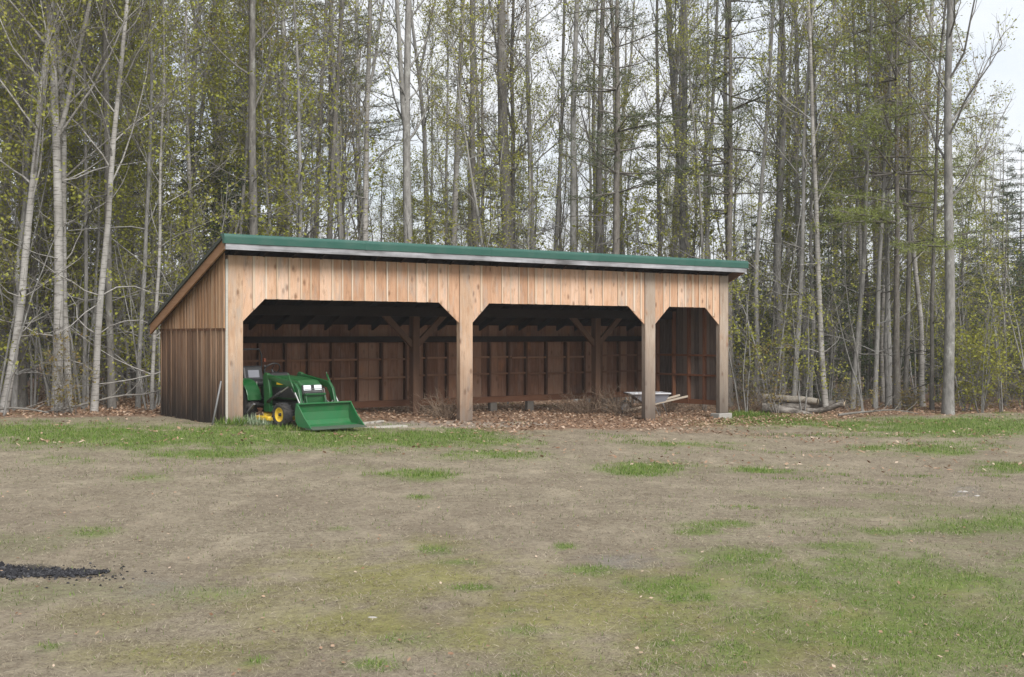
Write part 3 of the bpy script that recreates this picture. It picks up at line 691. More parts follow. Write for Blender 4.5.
H_('pine_tree', 'light yellow-green pine between the tall grey pair and the bare maple', 'ypine', 897, 35.6, 7, .0, 17, 97, start=.27, dead=.2, spread=.19, droop=.03, dens=1.3, per=8)
# --- the rest of the woods
def zone(px): return 'in the woods left of the shed' if px < 160 else ('rising behind the shed roof' if px < 745 else 'in the woods right of the shed')
def free(x, y, d):
    t, s = to_ts(x, y)
    if -1.2 < t < LEN+1.2 and -3 < s < DEP+1.4: return False
    return all((x-a)**2+(y-b_)**2 > d*d for a, b_ in used)
def fill(kind, n, y0, y1, p0, p1, d, sc=(.85, 1.15), vs=None):
    k = 0; tries = 0
    while k < n and tries < n*60:
        tries += 1
        y = sqrt(rnd.uniform(y0*y0, y1*y1)); px = rnd.uniform(p0, p1); x = (px-512)/F*y
        if y < float(forest_edge(x))+.6 or not free(x, y, d): continue
        used.append((x, y)); k += 1
        far = 'far ' if y > 48 else ''
        plant(kind, x, y, rnd.uniform(0, 6.28), rnd.uniform(*sc), DESC[kind]+' '+far.replace('far ', 'deep ')+zone(px), DESC[kind]+'s '+('deep ' if far else '')+zone(px), rnd.choice(vs) if vs else None)
# left: dense
fill('pine', 11, 32, 56, -90, 300, 1.2); fill('dark', 14, 29, 52, -80, 320, .9); fill('hard', 20, 27.5, 50, -80, 320, .8)
fill('leafy', 19, 26.2, 40, -80, 310, .7); fill('hemlock', 10, 29, 46, -90, 250, 1.0, (.8, 1.3)); fill('birch', 6, 28, 40, -60, 250, .9)
# middle
fill('pine', 3, 42, 62, 240, 600, 1.5); fill('hard', 12, 38, 60, 300, 760, .9); fill('dark', 6, 38, 60, 280, 760, .9); fill('leafy', 6, 33, 46, 220, 760, .8, (.6, .9)); fill('hemlock', 4, 44, 62, 200, 780, 1.2, (.5, .8))
# right
fill('hard', 7, 35.5, 54, 745, 930, .9); fill('dark', 3, 37, 54, 745, 930, .9); fill('leafy', 9, 34.5, 46, 745, 960, .8, (.6, 1.0)); fill('pine', 1, 44, 60, 745, 860, 1.3); fill('ypine', 1, 40, 52, 840, 940, 1.5)
fill('hemlock', 40, 36.0, 58, 745, 1110, 1.0, (.55, .9)); fill('leafy', 6, 36, 48, 950, 1110, .8, (.38, .58)); fill('birch', 4, 35, 42, 850, 930, .9, (.7, .9)); fill('pine', 3, 40, 50, 1000, 1100, 1.4, (.42, .55))
# understorey
fill('hard', 22, 36, 58, 300, 760, .6, (.42, .6), None); fill('dark', 10, 36, 58, 300, 760, .6, (.42, .6)); fill('leafy', 6, 45, 60, 300, 940, .7, (.5, .75)); fill('hard', 10, 36, 50, 745, 1000, .6, (.4, .6)); fill('sapling', 34, 36, 52, 300, 760, .5, (1.0, 1.8)); fill('leafy', 6, 38, 54, 330, 620, .6, (.6, .85))
fill('sapling', 40, 25.4, 32, -70, 210, .45); fill('sapling', 40, 33, 42, 740, 1090, .5); fill('sapling', 14, 32, 40, 210, 740, .5)
fill('brush', 8, 25.2, 29, -60, 160, .7, (.6, .9)); fill('brush', 9, 33, 37, 740, 1080, .7, (.6, .9))
# ------------------------------------------------------------------ far woods beyond: one mass
m = MB(); P = []; rr = random.Random(5)
for k in range(520):
    y = rr.uniform(66, 110); x = rr.uniform(-.62, .62)*y; h = rr.uniform(4, 10)*(1.35 if x < -12 else .75)
    p = path((x, y, -.8), (rr.gauss(0, .04), rr.gauss(0, .04), 1), h, 5, .03, .02, rr); m.tube(p, rr.uniform(.05, .13)*np.linspace(1, .3, 6), 4)
    for j in range(2, 6):
        for _ in range(2):
            a = rr.uniform(0, 6.28); q = path(p[j], (cos(a), sin(a), .6), rr.uniform(.8, 2), 2, .1, .05, rr); m.tube(q, (.03, .02, .01), 3)
for k in range(260):
    y = rr.uniform(64, 110); x = rr.uniform(-.62, .62)*y; h = rr.uniform(3, 7)
    for _ in range(130):
        f = rr.random()**1.3; a = rr.uniform(0, 6.28); rad = h*.26*(1-f)*rr.random()**.4; P.append((x+cos(a)*rad, y+sin(a)*rad, -.5+f*h))
leaf_batch(m, P, rr, 3, .12, .45, .16, 1, .2)
tag(m.build('far_woods', [B_DARK, LF_HEM]), 'far woods of mixed trunks and evergreens behind everything', 'woods', kind='stuff')

# ------------------------------------------------------------------ soft air between the camera and the woods
m = MB(); m.box(-400, 400, -140, 500, -2.5, 31)
hm = bpy.data.materials.new('pale_air'); hm.use_nodes = True; ht = hm.node_tree; ht.nodes.clear()
ho = ht.nodes.new('ShaderNodeOutputMaterial'); pv = ht.nodes.new('ShaderNodeVolumePrincipled')
pv.inputs['Color'].default_value = (.93, .95, .97, 1); pv.inputs['Density'].default_value = .0008; pv.inputs['Anisotropy'].default_value = .2
ht.links.new(pv.outputs[0], ho.inputs['Volume'])
tag(m.build('haze', hm), 'pale thin air', 'haze', kind='stuff')
# ------------------------------------------------------------------ the shed
shed = thing('open_shed', 'long open-fronted timber shed with green-edged sloping roof', 'shed', tuple(P0), TH)
ZT = 3.13                                     # top of the front boards
RS = .4366                                    # fall of the roof per metre of depth
def roof_z(s): return 3.45-RS*(s+.35)         # top of the roof deck
POSTS = [(0, .30), (5.24, 5.57), (10.60, 10.93), (13.15, 13.46)]
OPEN = [(.30, .748, 4.72, 5.24), (5.57, 6.02, 10.07, 10.60), (10.93, 11.41, 12.65, 13.15)]
ZO, ZC = 2.33, 1.90
r = random.Random(3)
fs = MB(); bt = MB()
def zb(t):
    for a, b_, c, d in OPEN:
        if a <= t <= d:
            if t < b_: return ZC+(ZO-ZC)*(t-a)/(b_-a)
            if t > c: return ZC+(ZO-ZC)*(d-t)/(d-c)
            return ZO
    return ZO
for (a, b_, c, d) in OPEN:
    edges = [a+.004]
    while edges[-1] < d-.35: edges.append(edges[-1]+r.uniform(.2, .29))
    edges.append(d-.004)
    for e0, e1 in zip(edges[:-1], edges[1:]):
        y0 = .012+r.uniform(0, .006); y1 = y0+.025
        cuts = [e0+.003]+[x for x in (b_, c) if e0+.01 < x < e1-.01]+[e1-.003]
        low = [(x, zb(x)-r.uniform(0, .006)) for x in cuts]
        fs.prism(low+[(e1-.003, ZT), (e0+.003, ZT)], 'y', y0, y1)
        if r.random() < .85 and e1 < d-.05:
            bw = r.choice((.024, .034, .05)); za = max(zb(e1-bw/2), zb(e1+bw/2))+.004
            fs.box(e1-bw/2, e1+bw/2, -.004, .0105, za, ZT-.002, 1)
front = fs.build('front_siding', [W_FACE, W_BATTEN], shed)
# header behind the boards
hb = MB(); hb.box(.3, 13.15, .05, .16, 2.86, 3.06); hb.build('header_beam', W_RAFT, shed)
for i, (a, b_) in enumerate(POSTS):
    m = MB(); m.box(a, b_, -.012, .125, -.75 if i < 3 else -.30, ZT+.0); o = m.build('front_post', W_POST if i < 2 else W_POSTG, shed, .012)
m = MB(); m.box(13.08, 13.55, -.06, .25, -.75, -.302); m.build('footing_block', M_CONC, shed, .02)
# left side wall: lower boards, lap, gable boards
m = MB(); y = .024; r = random.Random(8)
while y < DEP:
    wd = min(r.uniform(.12, .2), DEP-y)
    if DEP-y-wd < .06: wd = DEP-y
    k = r.uniform(0, .014); m.box(-.03-k, -.005-k, y+.006, y+wd-.006, -.12+r.uniform(-.02, .04), 1.8); y += wd
y = .12
while y < DEP:                                 # narrow battens over the seams
    m.box(-.062, -.0445, y-.018, y+.018, -.05, 1.79); y += r.uniform(.22, .34)
m.build('side_siding', W_SIDE, shed)
m = MB(); y = .02
while y < DEP-.05:
    wd = min(r.uniform(.12, .18), DEP-y); k = r.uniform(.0, .012)
    z0, z1 = roof_z(y)-.12, roof_z(y+wd)-.12
    if z1 < 1.83: break
    m.prism([(y+.002, 1.775), (y+wd-.002, 1.775), (y+wd-.002, z1), (y+.002, z0)], 'x', -.058-k, -.034-k if k < .004 else -.036-k)
    m.box(-.082, -.0715, y-.015, y+.015, 1.78, roof_z(y+.02)-.13)
    y += wd
m.build('gable_siding', W_GABLE, shed)
m = MB(); m.box(-.055, -.032, .0, DEP, 1.735, 1.774); m.build('lap_strip', W_SILL, shed)
m = MB(); m.box(-.045, -.002, -.008, .018, -.1, 3.05); m.build('corner_trim', W_PLANK, shed)
# back wall
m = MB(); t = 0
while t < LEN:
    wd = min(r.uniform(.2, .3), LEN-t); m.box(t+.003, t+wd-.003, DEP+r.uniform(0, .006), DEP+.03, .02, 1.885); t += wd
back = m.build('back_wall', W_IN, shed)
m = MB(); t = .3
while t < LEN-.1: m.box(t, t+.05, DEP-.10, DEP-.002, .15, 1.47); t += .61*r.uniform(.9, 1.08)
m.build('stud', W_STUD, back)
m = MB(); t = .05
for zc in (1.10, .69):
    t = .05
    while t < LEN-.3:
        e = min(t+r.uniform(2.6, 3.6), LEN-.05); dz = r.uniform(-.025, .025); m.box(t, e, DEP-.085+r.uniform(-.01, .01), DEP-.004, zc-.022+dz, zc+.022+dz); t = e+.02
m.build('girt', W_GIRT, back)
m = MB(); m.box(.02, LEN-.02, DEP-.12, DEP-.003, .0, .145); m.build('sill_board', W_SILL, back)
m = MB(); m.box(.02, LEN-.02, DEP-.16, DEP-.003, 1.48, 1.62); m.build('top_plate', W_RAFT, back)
# right wall seen from inside
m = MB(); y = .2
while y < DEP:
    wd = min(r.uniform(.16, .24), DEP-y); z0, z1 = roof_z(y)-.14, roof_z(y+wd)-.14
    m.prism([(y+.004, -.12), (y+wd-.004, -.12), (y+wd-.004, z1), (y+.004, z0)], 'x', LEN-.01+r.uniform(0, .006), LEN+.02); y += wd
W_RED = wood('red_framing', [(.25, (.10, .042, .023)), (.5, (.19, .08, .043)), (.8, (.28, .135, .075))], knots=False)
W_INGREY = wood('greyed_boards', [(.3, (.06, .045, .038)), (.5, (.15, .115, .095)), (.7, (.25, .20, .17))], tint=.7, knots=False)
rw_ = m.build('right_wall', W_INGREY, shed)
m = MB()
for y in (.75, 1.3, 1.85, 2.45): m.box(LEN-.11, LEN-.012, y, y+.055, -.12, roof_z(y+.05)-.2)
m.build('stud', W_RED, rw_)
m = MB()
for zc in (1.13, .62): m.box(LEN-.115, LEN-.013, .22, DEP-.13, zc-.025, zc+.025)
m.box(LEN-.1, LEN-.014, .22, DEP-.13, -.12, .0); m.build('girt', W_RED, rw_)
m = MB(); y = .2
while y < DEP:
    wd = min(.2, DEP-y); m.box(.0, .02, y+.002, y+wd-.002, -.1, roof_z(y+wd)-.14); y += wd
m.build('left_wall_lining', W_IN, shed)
# roof: ribbed sheet, deck, rafters, trim
US, S0, S1 = .25, -.35, 3.2
m = MB(); x0, x1 = -US, LEN+US
def slab(mb, xa, xb, sa, sb, up0, up1):
    mb.prism([(sa, roof_z(sa)+up0), (sb, roof_z(sb)+up0), (sb, roof_z(sb)+up1), (sa, roof_z(sa)+up1)], 'x', xa, xb)
slab(m, x0, x1, S0+.05, S1+.06, 0, .012)
t = x0+.02
while t < x1: slab(m, t, t+.03, S0+.05, S1+.06, .0122, .035); t += .23
roof = m.build('roof', M_ROOF, shed)
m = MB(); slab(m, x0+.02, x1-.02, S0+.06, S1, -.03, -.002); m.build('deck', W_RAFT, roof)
m = MB(); cs = []
for k in range(9): a = pi*k/16; cs.append((S0-.02-.05*sin(a)+.0, 3.43+.062*cos(a)))
cs = [(S0+.10, 3.492)]+cs[:]+[(S0-.062, 3.315), (S0+.02, 3.315), (S0+.02, 3.40), (S0+.10, 3.44)]
m.prism(cs, 'x', x0-.01, x1+.01)
for t in (2.7, 5.75, 8.8, 11.85): m.prism([(a-(.004 if a < S0 else 0), b_+(.004 if b_ > 3.4 else -.004)) for a, b_ in cs], 'x', t, t+.05)
m.build('green_edge_trim', M_ROOF, roof)
m = MB(); m.box(x0+.03, x1-.04, S0-.045, S0+.0, 3.205, 3.313); m.build('fascia_board', M_FASCIA, roof)
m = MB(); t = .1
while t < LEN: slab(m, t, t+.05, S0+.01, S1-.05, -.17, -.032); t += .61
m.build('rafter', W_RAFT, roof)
for xa in (x0+.02, x1-.06):
    m = MB(); slab(m, xa, xa+.04, S0+.005, S1+.0, -.235, -.034); m.build('rake_board', W_RAKE, roof)
m = MB(); slab(m, x0-.012, x0+.018, S0+.04, S1+.05, -.04, .034); m.build('roof_side_edge', M_EDGE, roof)
# inside posts with knee braces, carrying a mid beam
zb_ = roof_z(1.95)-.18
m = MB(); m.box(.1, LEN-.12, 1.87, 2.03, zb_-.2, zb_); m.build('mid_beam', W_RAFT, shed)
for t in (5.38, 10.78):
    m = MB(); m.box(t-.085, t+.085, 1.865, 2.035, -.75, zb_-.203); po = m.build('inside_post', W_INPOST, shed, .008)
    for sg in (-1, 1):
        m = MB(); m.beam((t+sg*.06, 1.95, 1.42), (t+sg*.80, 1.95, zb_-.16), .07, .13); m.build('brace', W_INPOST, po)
for (t, s_) in ((3.1, 2.98), (4.2, 2.98), (8.35, 2.98), (9.5, 2.98), (1.4, 2.98), (12, 2.98)):
    p = shed_pt(t, s_); zg = gz(p[0], p[1]); m = MB(); m.box(t-.10, t+.10, s_-.02, s_+.1, zg-.1, max(zg+.03, -.003)); m.build('footing_block', M_OLDC, shed, .01)

# ------------------------------------------------------------------ the tractor (x forward, y to its left)
TO = np.array((-4.88, 24.17)); TRZ = TH-pi/2+R(8)
tr = thing('tractor', 'small green tractor with front loader parked in the shed', 'tractor', (TO[0], TO[1], gz(*TO)), TRZ); tr.scale = (.96,)*3
def wheel(parent, x, y, rad, wd, rimr, tread, name='wheel'):
    sg = 1 if y > 0 else -1
    m = MB(); hw = wd/2
    m.lathe([(-hw*.8, rimr*1.0), (-hw, rimr*1.15), (-hw, rad*.86), (-hw*.8, rad*.96), (-hw*.3, rad*.985), (hw*.3, rad*.985), (hw*.8, rad*.96), (hw, rad*.86), (hw, rimr*1.15), (hw*.8, rimr)], 'y', (x, y, rad), 32)
    nt_ = tread
    for k in range(nt_):
        for s2 in (-1, 1):
            a = 2*pi*(k+(.5 if s2 > 0 else 0))/nt_; da = .9*pi/nt_
            def P_(ang, rr_, yy): return (x+rr_*cos(ang), y+yy, rad+rr_*sin(ang))
            v = []
            for rr_ in (rad*.955, rad*1.012):
                v += [P_(a-da*.3, rr_, 0), P_(a+da*.3, rr_, 0), P_(a+da*1.4, rr_, s2*hw*.96), P_(a+da*.8, rr_, s2*hw*.96)]
            m.add(v, [(0, 1, 2, 3), (4, 7, 6, 5), (0, 4, 5, 1), (1, 5, 6, 2), (2, 6, 7, 3), (3, 7, 4, 0)])
    w_ = m.build('tyre', M_TYRE, parent)
    return w_, sg
def wheel_full(x, y, rad, wd, rimr, tread):
    sg = 1 if y > 0 else -1; hw = wd/2
    m = MB(); m.lathe([(sg*hw*.82, rimr*1.03), (sg*hw*.86, rimr*.93), (sg*hw*.45, rimr*.85), (sg*hw*.38, rimr*.35), (sg*hw*.5, rimr*.3), (sg*hw*.52, .001)], 'y', (x, y, rad), 28)
    m.lathe([(-sg*hw*.8, rimr*1.03), (-sg*hw*.6, rimr*.9), (-sg*hw*.3, .001)], 'y', (x, y, rad), 28)
    for k in range(5):
        a = k*2*pi/5; m.lathe([(sg*hw*.38, .013), (sg*hw*.52, .013), (sg*hw*.53, .001)], 'y', (x+rimr*.6*cos(a), y, rad+rimr*.6*sin(a)), 6)
    o = m.build('wheel', M_YEL, tr)
    wheel(o, x, y, rad, wd, rimr, tread)
    m = MB(); m.lathe([(sg*hw*.5, rimr*.26), (sg*hw*.85, rimr*.2), (sg*hw*.87, .001)], 'y', (x, y, rad), 16); m.build('hub_cap', M_BLACK, o)
for y in (-.47, .47): wheel_full(1.45, y, .232, .19, .135, 14)
for y in (-.43, .43): wheel_full(0, y, .42, .27, .21, 16)
# chassis
m = MB(); m.box(-.2, 1.7, -.14, .14, .30, .48); m.box(1.3, 1.75, -.2, .2, .26, .44); m.beam((1.45, -.4, .25), (1.45, .4, .25), .1, .1); m.beam((0, -.36, .42), (0, .36, .42), .2, .2); m.build('chassis', M_BLACK, tr, .01)
# hood
hood = [(.72, .50), (1.72, .50), (1.78, .60), (1.745, .80), (1.62, .885), (1.3, .93), (.75, .955), (.70, .93)]
m = MB(); m.prism(hood, 'y', -.25, .25)
hd = m.build('hood', M_GREEN, tr, .045)
m = MB(); m.prism([(1.73, .52), (1.79, .60), (1.758, .79), (1.70, .80), (1.70, .52)], 'y', -.235, .235); m.build('grille', M_BLACK, hd, .02)
m = MB()
for k in range(7): m.box(1.775, 1.787, -.2, .2, .545+k*.028, .556+k*.028)
m.build('grille_slats', M_GREYP, hd)
for y in (-.125, .125):
    m = MB(); m.prism([(1.76, .685), (1.785, .69), (1.772, .79), (1.745, .79)], 'y', y-.085, y+.085); m.build('headlight', M_LAMP, hd, .01)
for y in (-.253, .253):
    m = MB(); m.box(.95, 1.62, y-.003, y+.003, .785, .825); m.build('side_stripe', M_YEL, hd)
    m = MB(); m.box(.8, 1.55, y-.002, y+.002, .54, .74); m.build('side_vent', M_BLACK, hd)
m = MB(); m.prism([(.40, .50), (.72, .50), (.72, .98), (.62, 1.02), (.52, .98)], 'y', -.24, .24); ds = m.build('dashboard', M_BLACK, tr, .03)
m = MB(); m.tube([(.5, 0, .95), (.42, 0, 1.06)], .022, 8); th = np.linspace(0, 2*pi, 25)
m.tube(np.stack([.42+.17*np.cos(th)*.62, .18*np.sin(th), 1.06+.17*np.cos(th)*.75], 1), .014, 8)
for a in (0, 2.1, 4.2): m.tube([(.42, 0, 1.06), (.42+.16*cos(a)*.62, .17*sin(a), 1.06+.16*cos(a)*.75)], .009, 6)
m.build('steering_wheel', M_BLACK, tr)
# operator platform, fenders, seat
m = MB(); m.box(.2, .75, -.42, .42, .36, .40); m.build('footrest', M_BLACK, tr, .01)
for y in (-1, 1):
    pr = [(.46*cos(a)+.0, .42+.47*sin(a)) for a in np.linspace(.1, 2.6, 12)]; pr += [(.43*cos(a), .42+.44*sin(a)) for a in np.linspace(2.6, .1, 12)]
    m = MB(); m.prism(pr, 'y', y*.26 if y > 0 else -.58, y*.58 if y > 0 else -.26); 
    m.prism([(.43, .45), (.3, .80), (-.1, .86), (-.35, .7), (-.35, .45)], 'y', y*.27-.015, y*.27+.015); m.build('fender', M_GREEN, tr, .01)
m = MB(); m.box(-.28, .18, -.22, .22, .72, .84); se = m.build('seat', M_SEAT, tr, .05)
m = MB(); m.prism([(-.30, .82), (-.18, .82), (-.24, 1.09), (-.28, 1.13), (-.35, 1.12)], 'y', -.23, .23); m.build('backrest', M_SEAT, se, .05)
m = MB(); m.prism([(-.20, .89), (-.192, .89), (-.225, 1.04), (-.233, 1.04)], 'y', -.13, .13); m.build('painted_sheen', M_SHEEN, se)  # thin pale slab: light reflected off the backrest, painted on
# roll bar
m = MB(); m.tube([(-.42, -.33, .5), (-.42, -.33, 1.34), (-.42, -.27, 1.46), (-.42, .27, 1.46), (-.42, .33, 1.34), (-.42, .33, .5)], .018, 8); rb = m.build('roll_bar', M_BLACK, tr)
for y in (-.40, .40): m = MB(); m.box(-.46, -.39, y-.025, y+.025, 1.19, 1.27); m.build('amber_light', M_AMBER, rb, .01)
m = MB(); m.tube([(.62, -.30, .5), (.62, -.30, 1.12)], .012, 6); m.tube([(.62, -.30, 1.1), (.62, -.30, 1.16)], .022, 8, cap=True); m.build('loader_lever', M_BLACK, tr)
# mower deck
m = MB(); m.prism([(.5, -.44), (.95, -.46), (1.08, -.25), (1.08, .25), (.95, .46), (.5, .44), (.4, .2), (.4, -.2)], 'z', .08, .17); m.lathe([(.17, .13), (.23, .12), (.24, .001)], 'z', (.75, -.28, 0), 16); m.lathe([(.17, .13), (.23, .12), (.24, .001)], 'z', (.75, .28, 0), 16)
m.build('mower_deck', M_YEL, tr, .02)
# loader
ld = MB()
for y in (-.40, .40): ld.prism([(.78, .26), (.98, .26), (.98, .62), (.90, 1.0), (.80, 1.02), (.74, .95), (.78, .6)], 'y', y-.035, y+.035); ld.box(.72, 1.02, min(y, y*.35), max(y, y*.35), .27, .37)
ld.build('loader_mast', M_GREEN, tr, .012)
for y in (-.40, .40):
    m = MB(); arm = [(.80, 1.00), (.84, .91), (1.72, .735), (1.81, .62), (1.985, .20), (2.06, .23), (1.90, .72), (1.80, .83), (1.72, .86)]
    m.prism(arm, 'y', y-.032, y+.032); am = m.build('loader_arm', M_GREEN, tr, .012)
    m = MB(); m.tube([(.93, y*1.12, .46), (1.38, y*1.12, .66)], .032, 10, cap=True); m.tube([(1.38, y*1.12, .66), (1.62, y*1.12, .765)], .016, 8, mat=1); m.build('lift_cylinder', [M_BLACK, M_STEEL], am)
    m = MB(); m.tube([(1.62, y*1.13, .98), (1.83, y*1.13, .66)], .02, 10, cap=True); m.tube([(1.62, y*1.13, .98), (1.60, y*1.13, 1.03)], .008, 6); m.tube([(1.83, y*1.13, .66), (2.05, y*1.13, .36)], .014, 8, mat=1); m.build('bucket_cylinder', [M_GREEN, M_STEEL], am)
    m = MB()
    for k in range(3): m.tube([(1.55+k*.06, y-.06*np.sign(y), .72), (1.72+k*.04, y-.10*np.sign(y), .50), (1.88+k*.03, y-.08*np.sign(y), .42), (1.95, y-.05*np.sign(y), .5)], .010, 6)
    m.build('hose', M_GREYP, am)
m = MB(); m.tube([(1.98, -.38, .40), (1.98, .38, .40)], .03, 10); m.box(1.80, 1.84, -.24, .24, .45, .64); m.beam((1.84, -.22, .62), (1.90, -.22, .42), .03, .03); m.beam((1.84, .22, .62), (1.90, .22, .42), .03, .03); m.box(1.80, 1.88, -.24, .24, .60, .64); m.build('bumper_guard', M_GREEN, tr, .006)
# bucket: open scoop, lip resting on the ground in front
bk = MB(); HB = .63
prof = [(2.10, .46), (2.07, .30), (2.09, .14), (2.17, .05), (2.56, .012)]
inn = [(2.56, .028), (2.175, .068), (2.107, .15), (2.088, .30), (2.118, .46)]
bk.prism(prof+inn, 'y', -HB, HB)
for y in (-HB, HB-.014):
    bk.prism([(2.10, .46), (2.07, .30), (2.09, .14), (2.17, .05), (2.57, .012), (2.57, .035), (2.36, .22), (2.16, .46)], 'y', y-.004, y+.018)
bk.box(2.10, 2.17, -HB, HB, .452, .478)
bo = bk.build('bucket', M_BUCKET, tr, .004)
m = MB(); m.prism([(2.40, .004), (2.63, .002), (2.63, .014), (2.56, .033), (2.40, .046)], 'y', -HB-.004, HB+.004); m.build('cutting_edge', M_BUCKDK, bo)
m = MB(); m.beam((.55, -.50, .40), (.20, -.52, .12), .05, .03); m.build('step', M_GREYP, tr)

# ------------------------------------------------------------------ wheelbarrow in the narrow bay
def local_thing(name, label, cat, px, Yd, rz, group=None):
    x = (px-512)/F*Yd; return thing(name, label, cat, (x, Yd, gz(x, Yd)), rz, group)
wb = local_thing('wheelbarrow', 'pale metal wheelbarrow with long wooden handles behind a front post', 'wheelbarrow', 647, 31.6, R(12))
m = MB()                                         # tray: an open tapered pan, x from wheel (-) to handles (+)
top = [(-.5, -.32), (.5, -.34), (.5, .34), (-.5, .32)]; bot = [(-.12, -.2), (.38, -.22), (.38, .22), (-.12, .2)]
zt_, zb2 = .54, .28
v = [(x, y, zt_) for x, y in top]+[(x, y, zb2) for x, y in bot]+[(x*.98, y*.97, zt_) for x, y in top]+[(x*.96, y*.94, zb2+.012) for x, y in bot]
q = [(i, (i+1) % 4, 4+(i+1) % 4, 4+i)[::-1] for i in range(4)]+[(8+i, 8+(i+1) % 4, 12+(i+1) % 4, 12+i) for i in range(4)]+[(i, (i+1) % 4, 8+(i+1) % 4, 8+i) for i in range(4)]+[(4, 5, 6, 7)[::-1], (12, 13, 14, 15)]
m.add(v, q); ty = m.build('tray', M_BARROW, wb)
m = MB(); lp = [(x*1.01, y*1.02, zt_+.0) for x, y in top]; m.tube(lp+[lp[0], lp[1]], .022, 8); m.build('rim', M_RIM, ty)
for sg in (-1, 1):
    m = MB(); m.beam((-.62, sg*.10, .10), (.98, sg*.30, .47), .045, .05); m.build('handle', W_HANDLE, wb, .006)
    m = MB(); m.tube([(.34, sg*.24, .3), (.45, sg*.26, .0), (.25, sg*.22, .0), (.12, sg*.2, .26)], .014, 6); m.build('leg', M_GREYP, wb)
m = MB(); m.lathe([(-.04, .11), (-.05, .15), (-.03, .19), (.03, .19), (.05, .15), (.04, .11), (-.04, .11)], 'y', (-.58, 0, .19), 20); wl = m.build('wheel', M_TYRE, wb)
m = MB(); m.lathe([(-.03, .115), (-.02, .04), (-.05, .001)], 'y', (-.58, 0, .19), 16); m.lathe([(.03, .115), (.02, .04), (.05, .001)], 'y', (-.58, 0, .19), 16); m.build('rim', M_GREYP, wl)

# ------------------------------------------------------------------ small things round the shed
def stick(label, a, b_, r0, mat, name='leaning_pole', cat='pole'):
    a = np.array(a); b_ = np.array(b_); o = thing(name, label, cat, tuple(a))
    return o
m = MB(); a = shed_pt(-.30, .02); b_ = shed_pt(-.118, .04, .80); a[2] = gz(a[0], a[1])-.02
m.tube([a, a+(b_-a)*.5, b_], (.02, .018, .016), 8, cap=True); tag(m.build('leaning_pole', M_GREYP), 'thin grey pole leaning on the shed corner post', 'pole')
def plank(label, px, py, ln, wd, rz, mat, z=.02, ht=.035, tilt=0):
    x, y = at(px, py); m = MB(); m.box(-ln/2, ln/2, -wd/2, wd/2, 0, ht); o = m.build('plank', mat, None, .004)
    o.location = (x, y, gz(x, y)+z-.03); o.rotation_euler = (0, tilt, rz); return tag(o, label, 'plank')
plank('weathered grey plank on the dirt right of the tractor bucket', 383, 427.5, 1.0, .22, TH+.05, W_PLANK)
plank('thin pale plank lying beyond the grey one near the bucket', 372, 423, .8, .1, TH+.5, W_PLANK)
plank('pale wooden stick on the leaves under the wheelbarrow', 640, 412.5, .9, .06, .2, W_HANDLE, .06, .05, -.12)
plank('brown board lying along the back sill in the middle bay', 560, 411, 1.6, .14, TH, W_SILL)
# dry weeds, one clump per spot
def weed_mesh(seed, h, n, spread):
    r = random.Random(seed); m = MB()
    for k in range(n):
        az = r.uniform(0, 6.28); a = r.uniform(.1, 1.1)*spread; rr_ = r.uniform(0, .25)
        p = path((cos(az)*rr_, sin(az)*rr_, -.03), (cos(az)*a, sin(az)*a, 1), h*r.uniform(.4, 1.1), 6, .16, -.08, r)
        m.tube(p, np.linspace(.006, .0025, 7), 3)
        for j in (2, 3, 4, 5):
            if r.random() < .8:
                dd = p[j]-p[j-1]; m.tube(path(p[j], dd+side(dd, r)*np.linalg.norm(dd), h*r.uniform(.1, .35), 2, .2, -.05, r), (.004, .003, .002), 3)
    return m
WD = [weed_mesh(400+i, h, n, sp).mesh('weed_clump', LF_WEED) for i, (h, n, sp) in enumerate([(.8, 60, 1.0), (.6, 50, 1.2), (.95, 46, .8), (.45, 40, 1.5)])]
for i, (px, py, k, sc, lab) in enumerate([(447, 419, 0, 1.0, 'dry brown weed clump just left of the second front post'), (434, 416, 1, 1.1, 'low dry weeds between the left inside post and front post'),
        (571, 413, 1, 1.2, 'dry weeds left of the right inside post'), (588, 413.5, 0, 1.0, 'tall dry weed clump round the right inside post'), (605, 412.5, 2, .9, 'dry stems just right of the right inside post'),
        (622, 415, 0, 1.1, 'dry weeds at the wheel end of the wheelbarrow'), (637, 414.5, 1, 1.0, 'low dry weeds under the wheelbarrow tray'), (668, 412, 0, .9, 'dry weeds right of the third front post'), (690, 410, 2, 1.1, 'tall thin dry stems in the narrow bay'),
        (703, 412, 1, 1, 'dry weeds beside the last front post'), (768, 409, 2, 1.2, 'dry brush at the left end of the log pile'), (750, 412, 1, 1.3, 'low dry brush between shed and log pile')]):
    x, y = at(px, py); o = bpy.data.objects.new('weed_clump', WD[k]); COL.objects.link(o); o.location = (x, y, gz(x, y)); o.scale = (sc,)*3; o.rotation_euler = (0, 0, i*1.3)
    tag(o, lab, 'weeds', 'dry weed clumps round the shed')
def leafy_clump(seed, n, rad, h, w_):
    r = np.random.default_rng(seed); m = MB(); a = r.uniform(0, 6.28, n); d = rad*np.sqrt(r.random(n)); el = r.uniform(.5, 1.4, n); az = r.uniform(0, 6.28, n)
    c = np.stack([d*np.cos(a), d*np.sin(a), np.zeros(n)-.01], 1); u = np.stack([np.cos(az)*np.cos(el), np.sin(az)*np.cos(el), np.sin(el)], 1); v = np.stack([-np.sin(az), np.cos(az), 0*az], 1)
    m.leaves(c, u, v, r.uniform(h*.4, h, n), np.full(n, w_)); return m
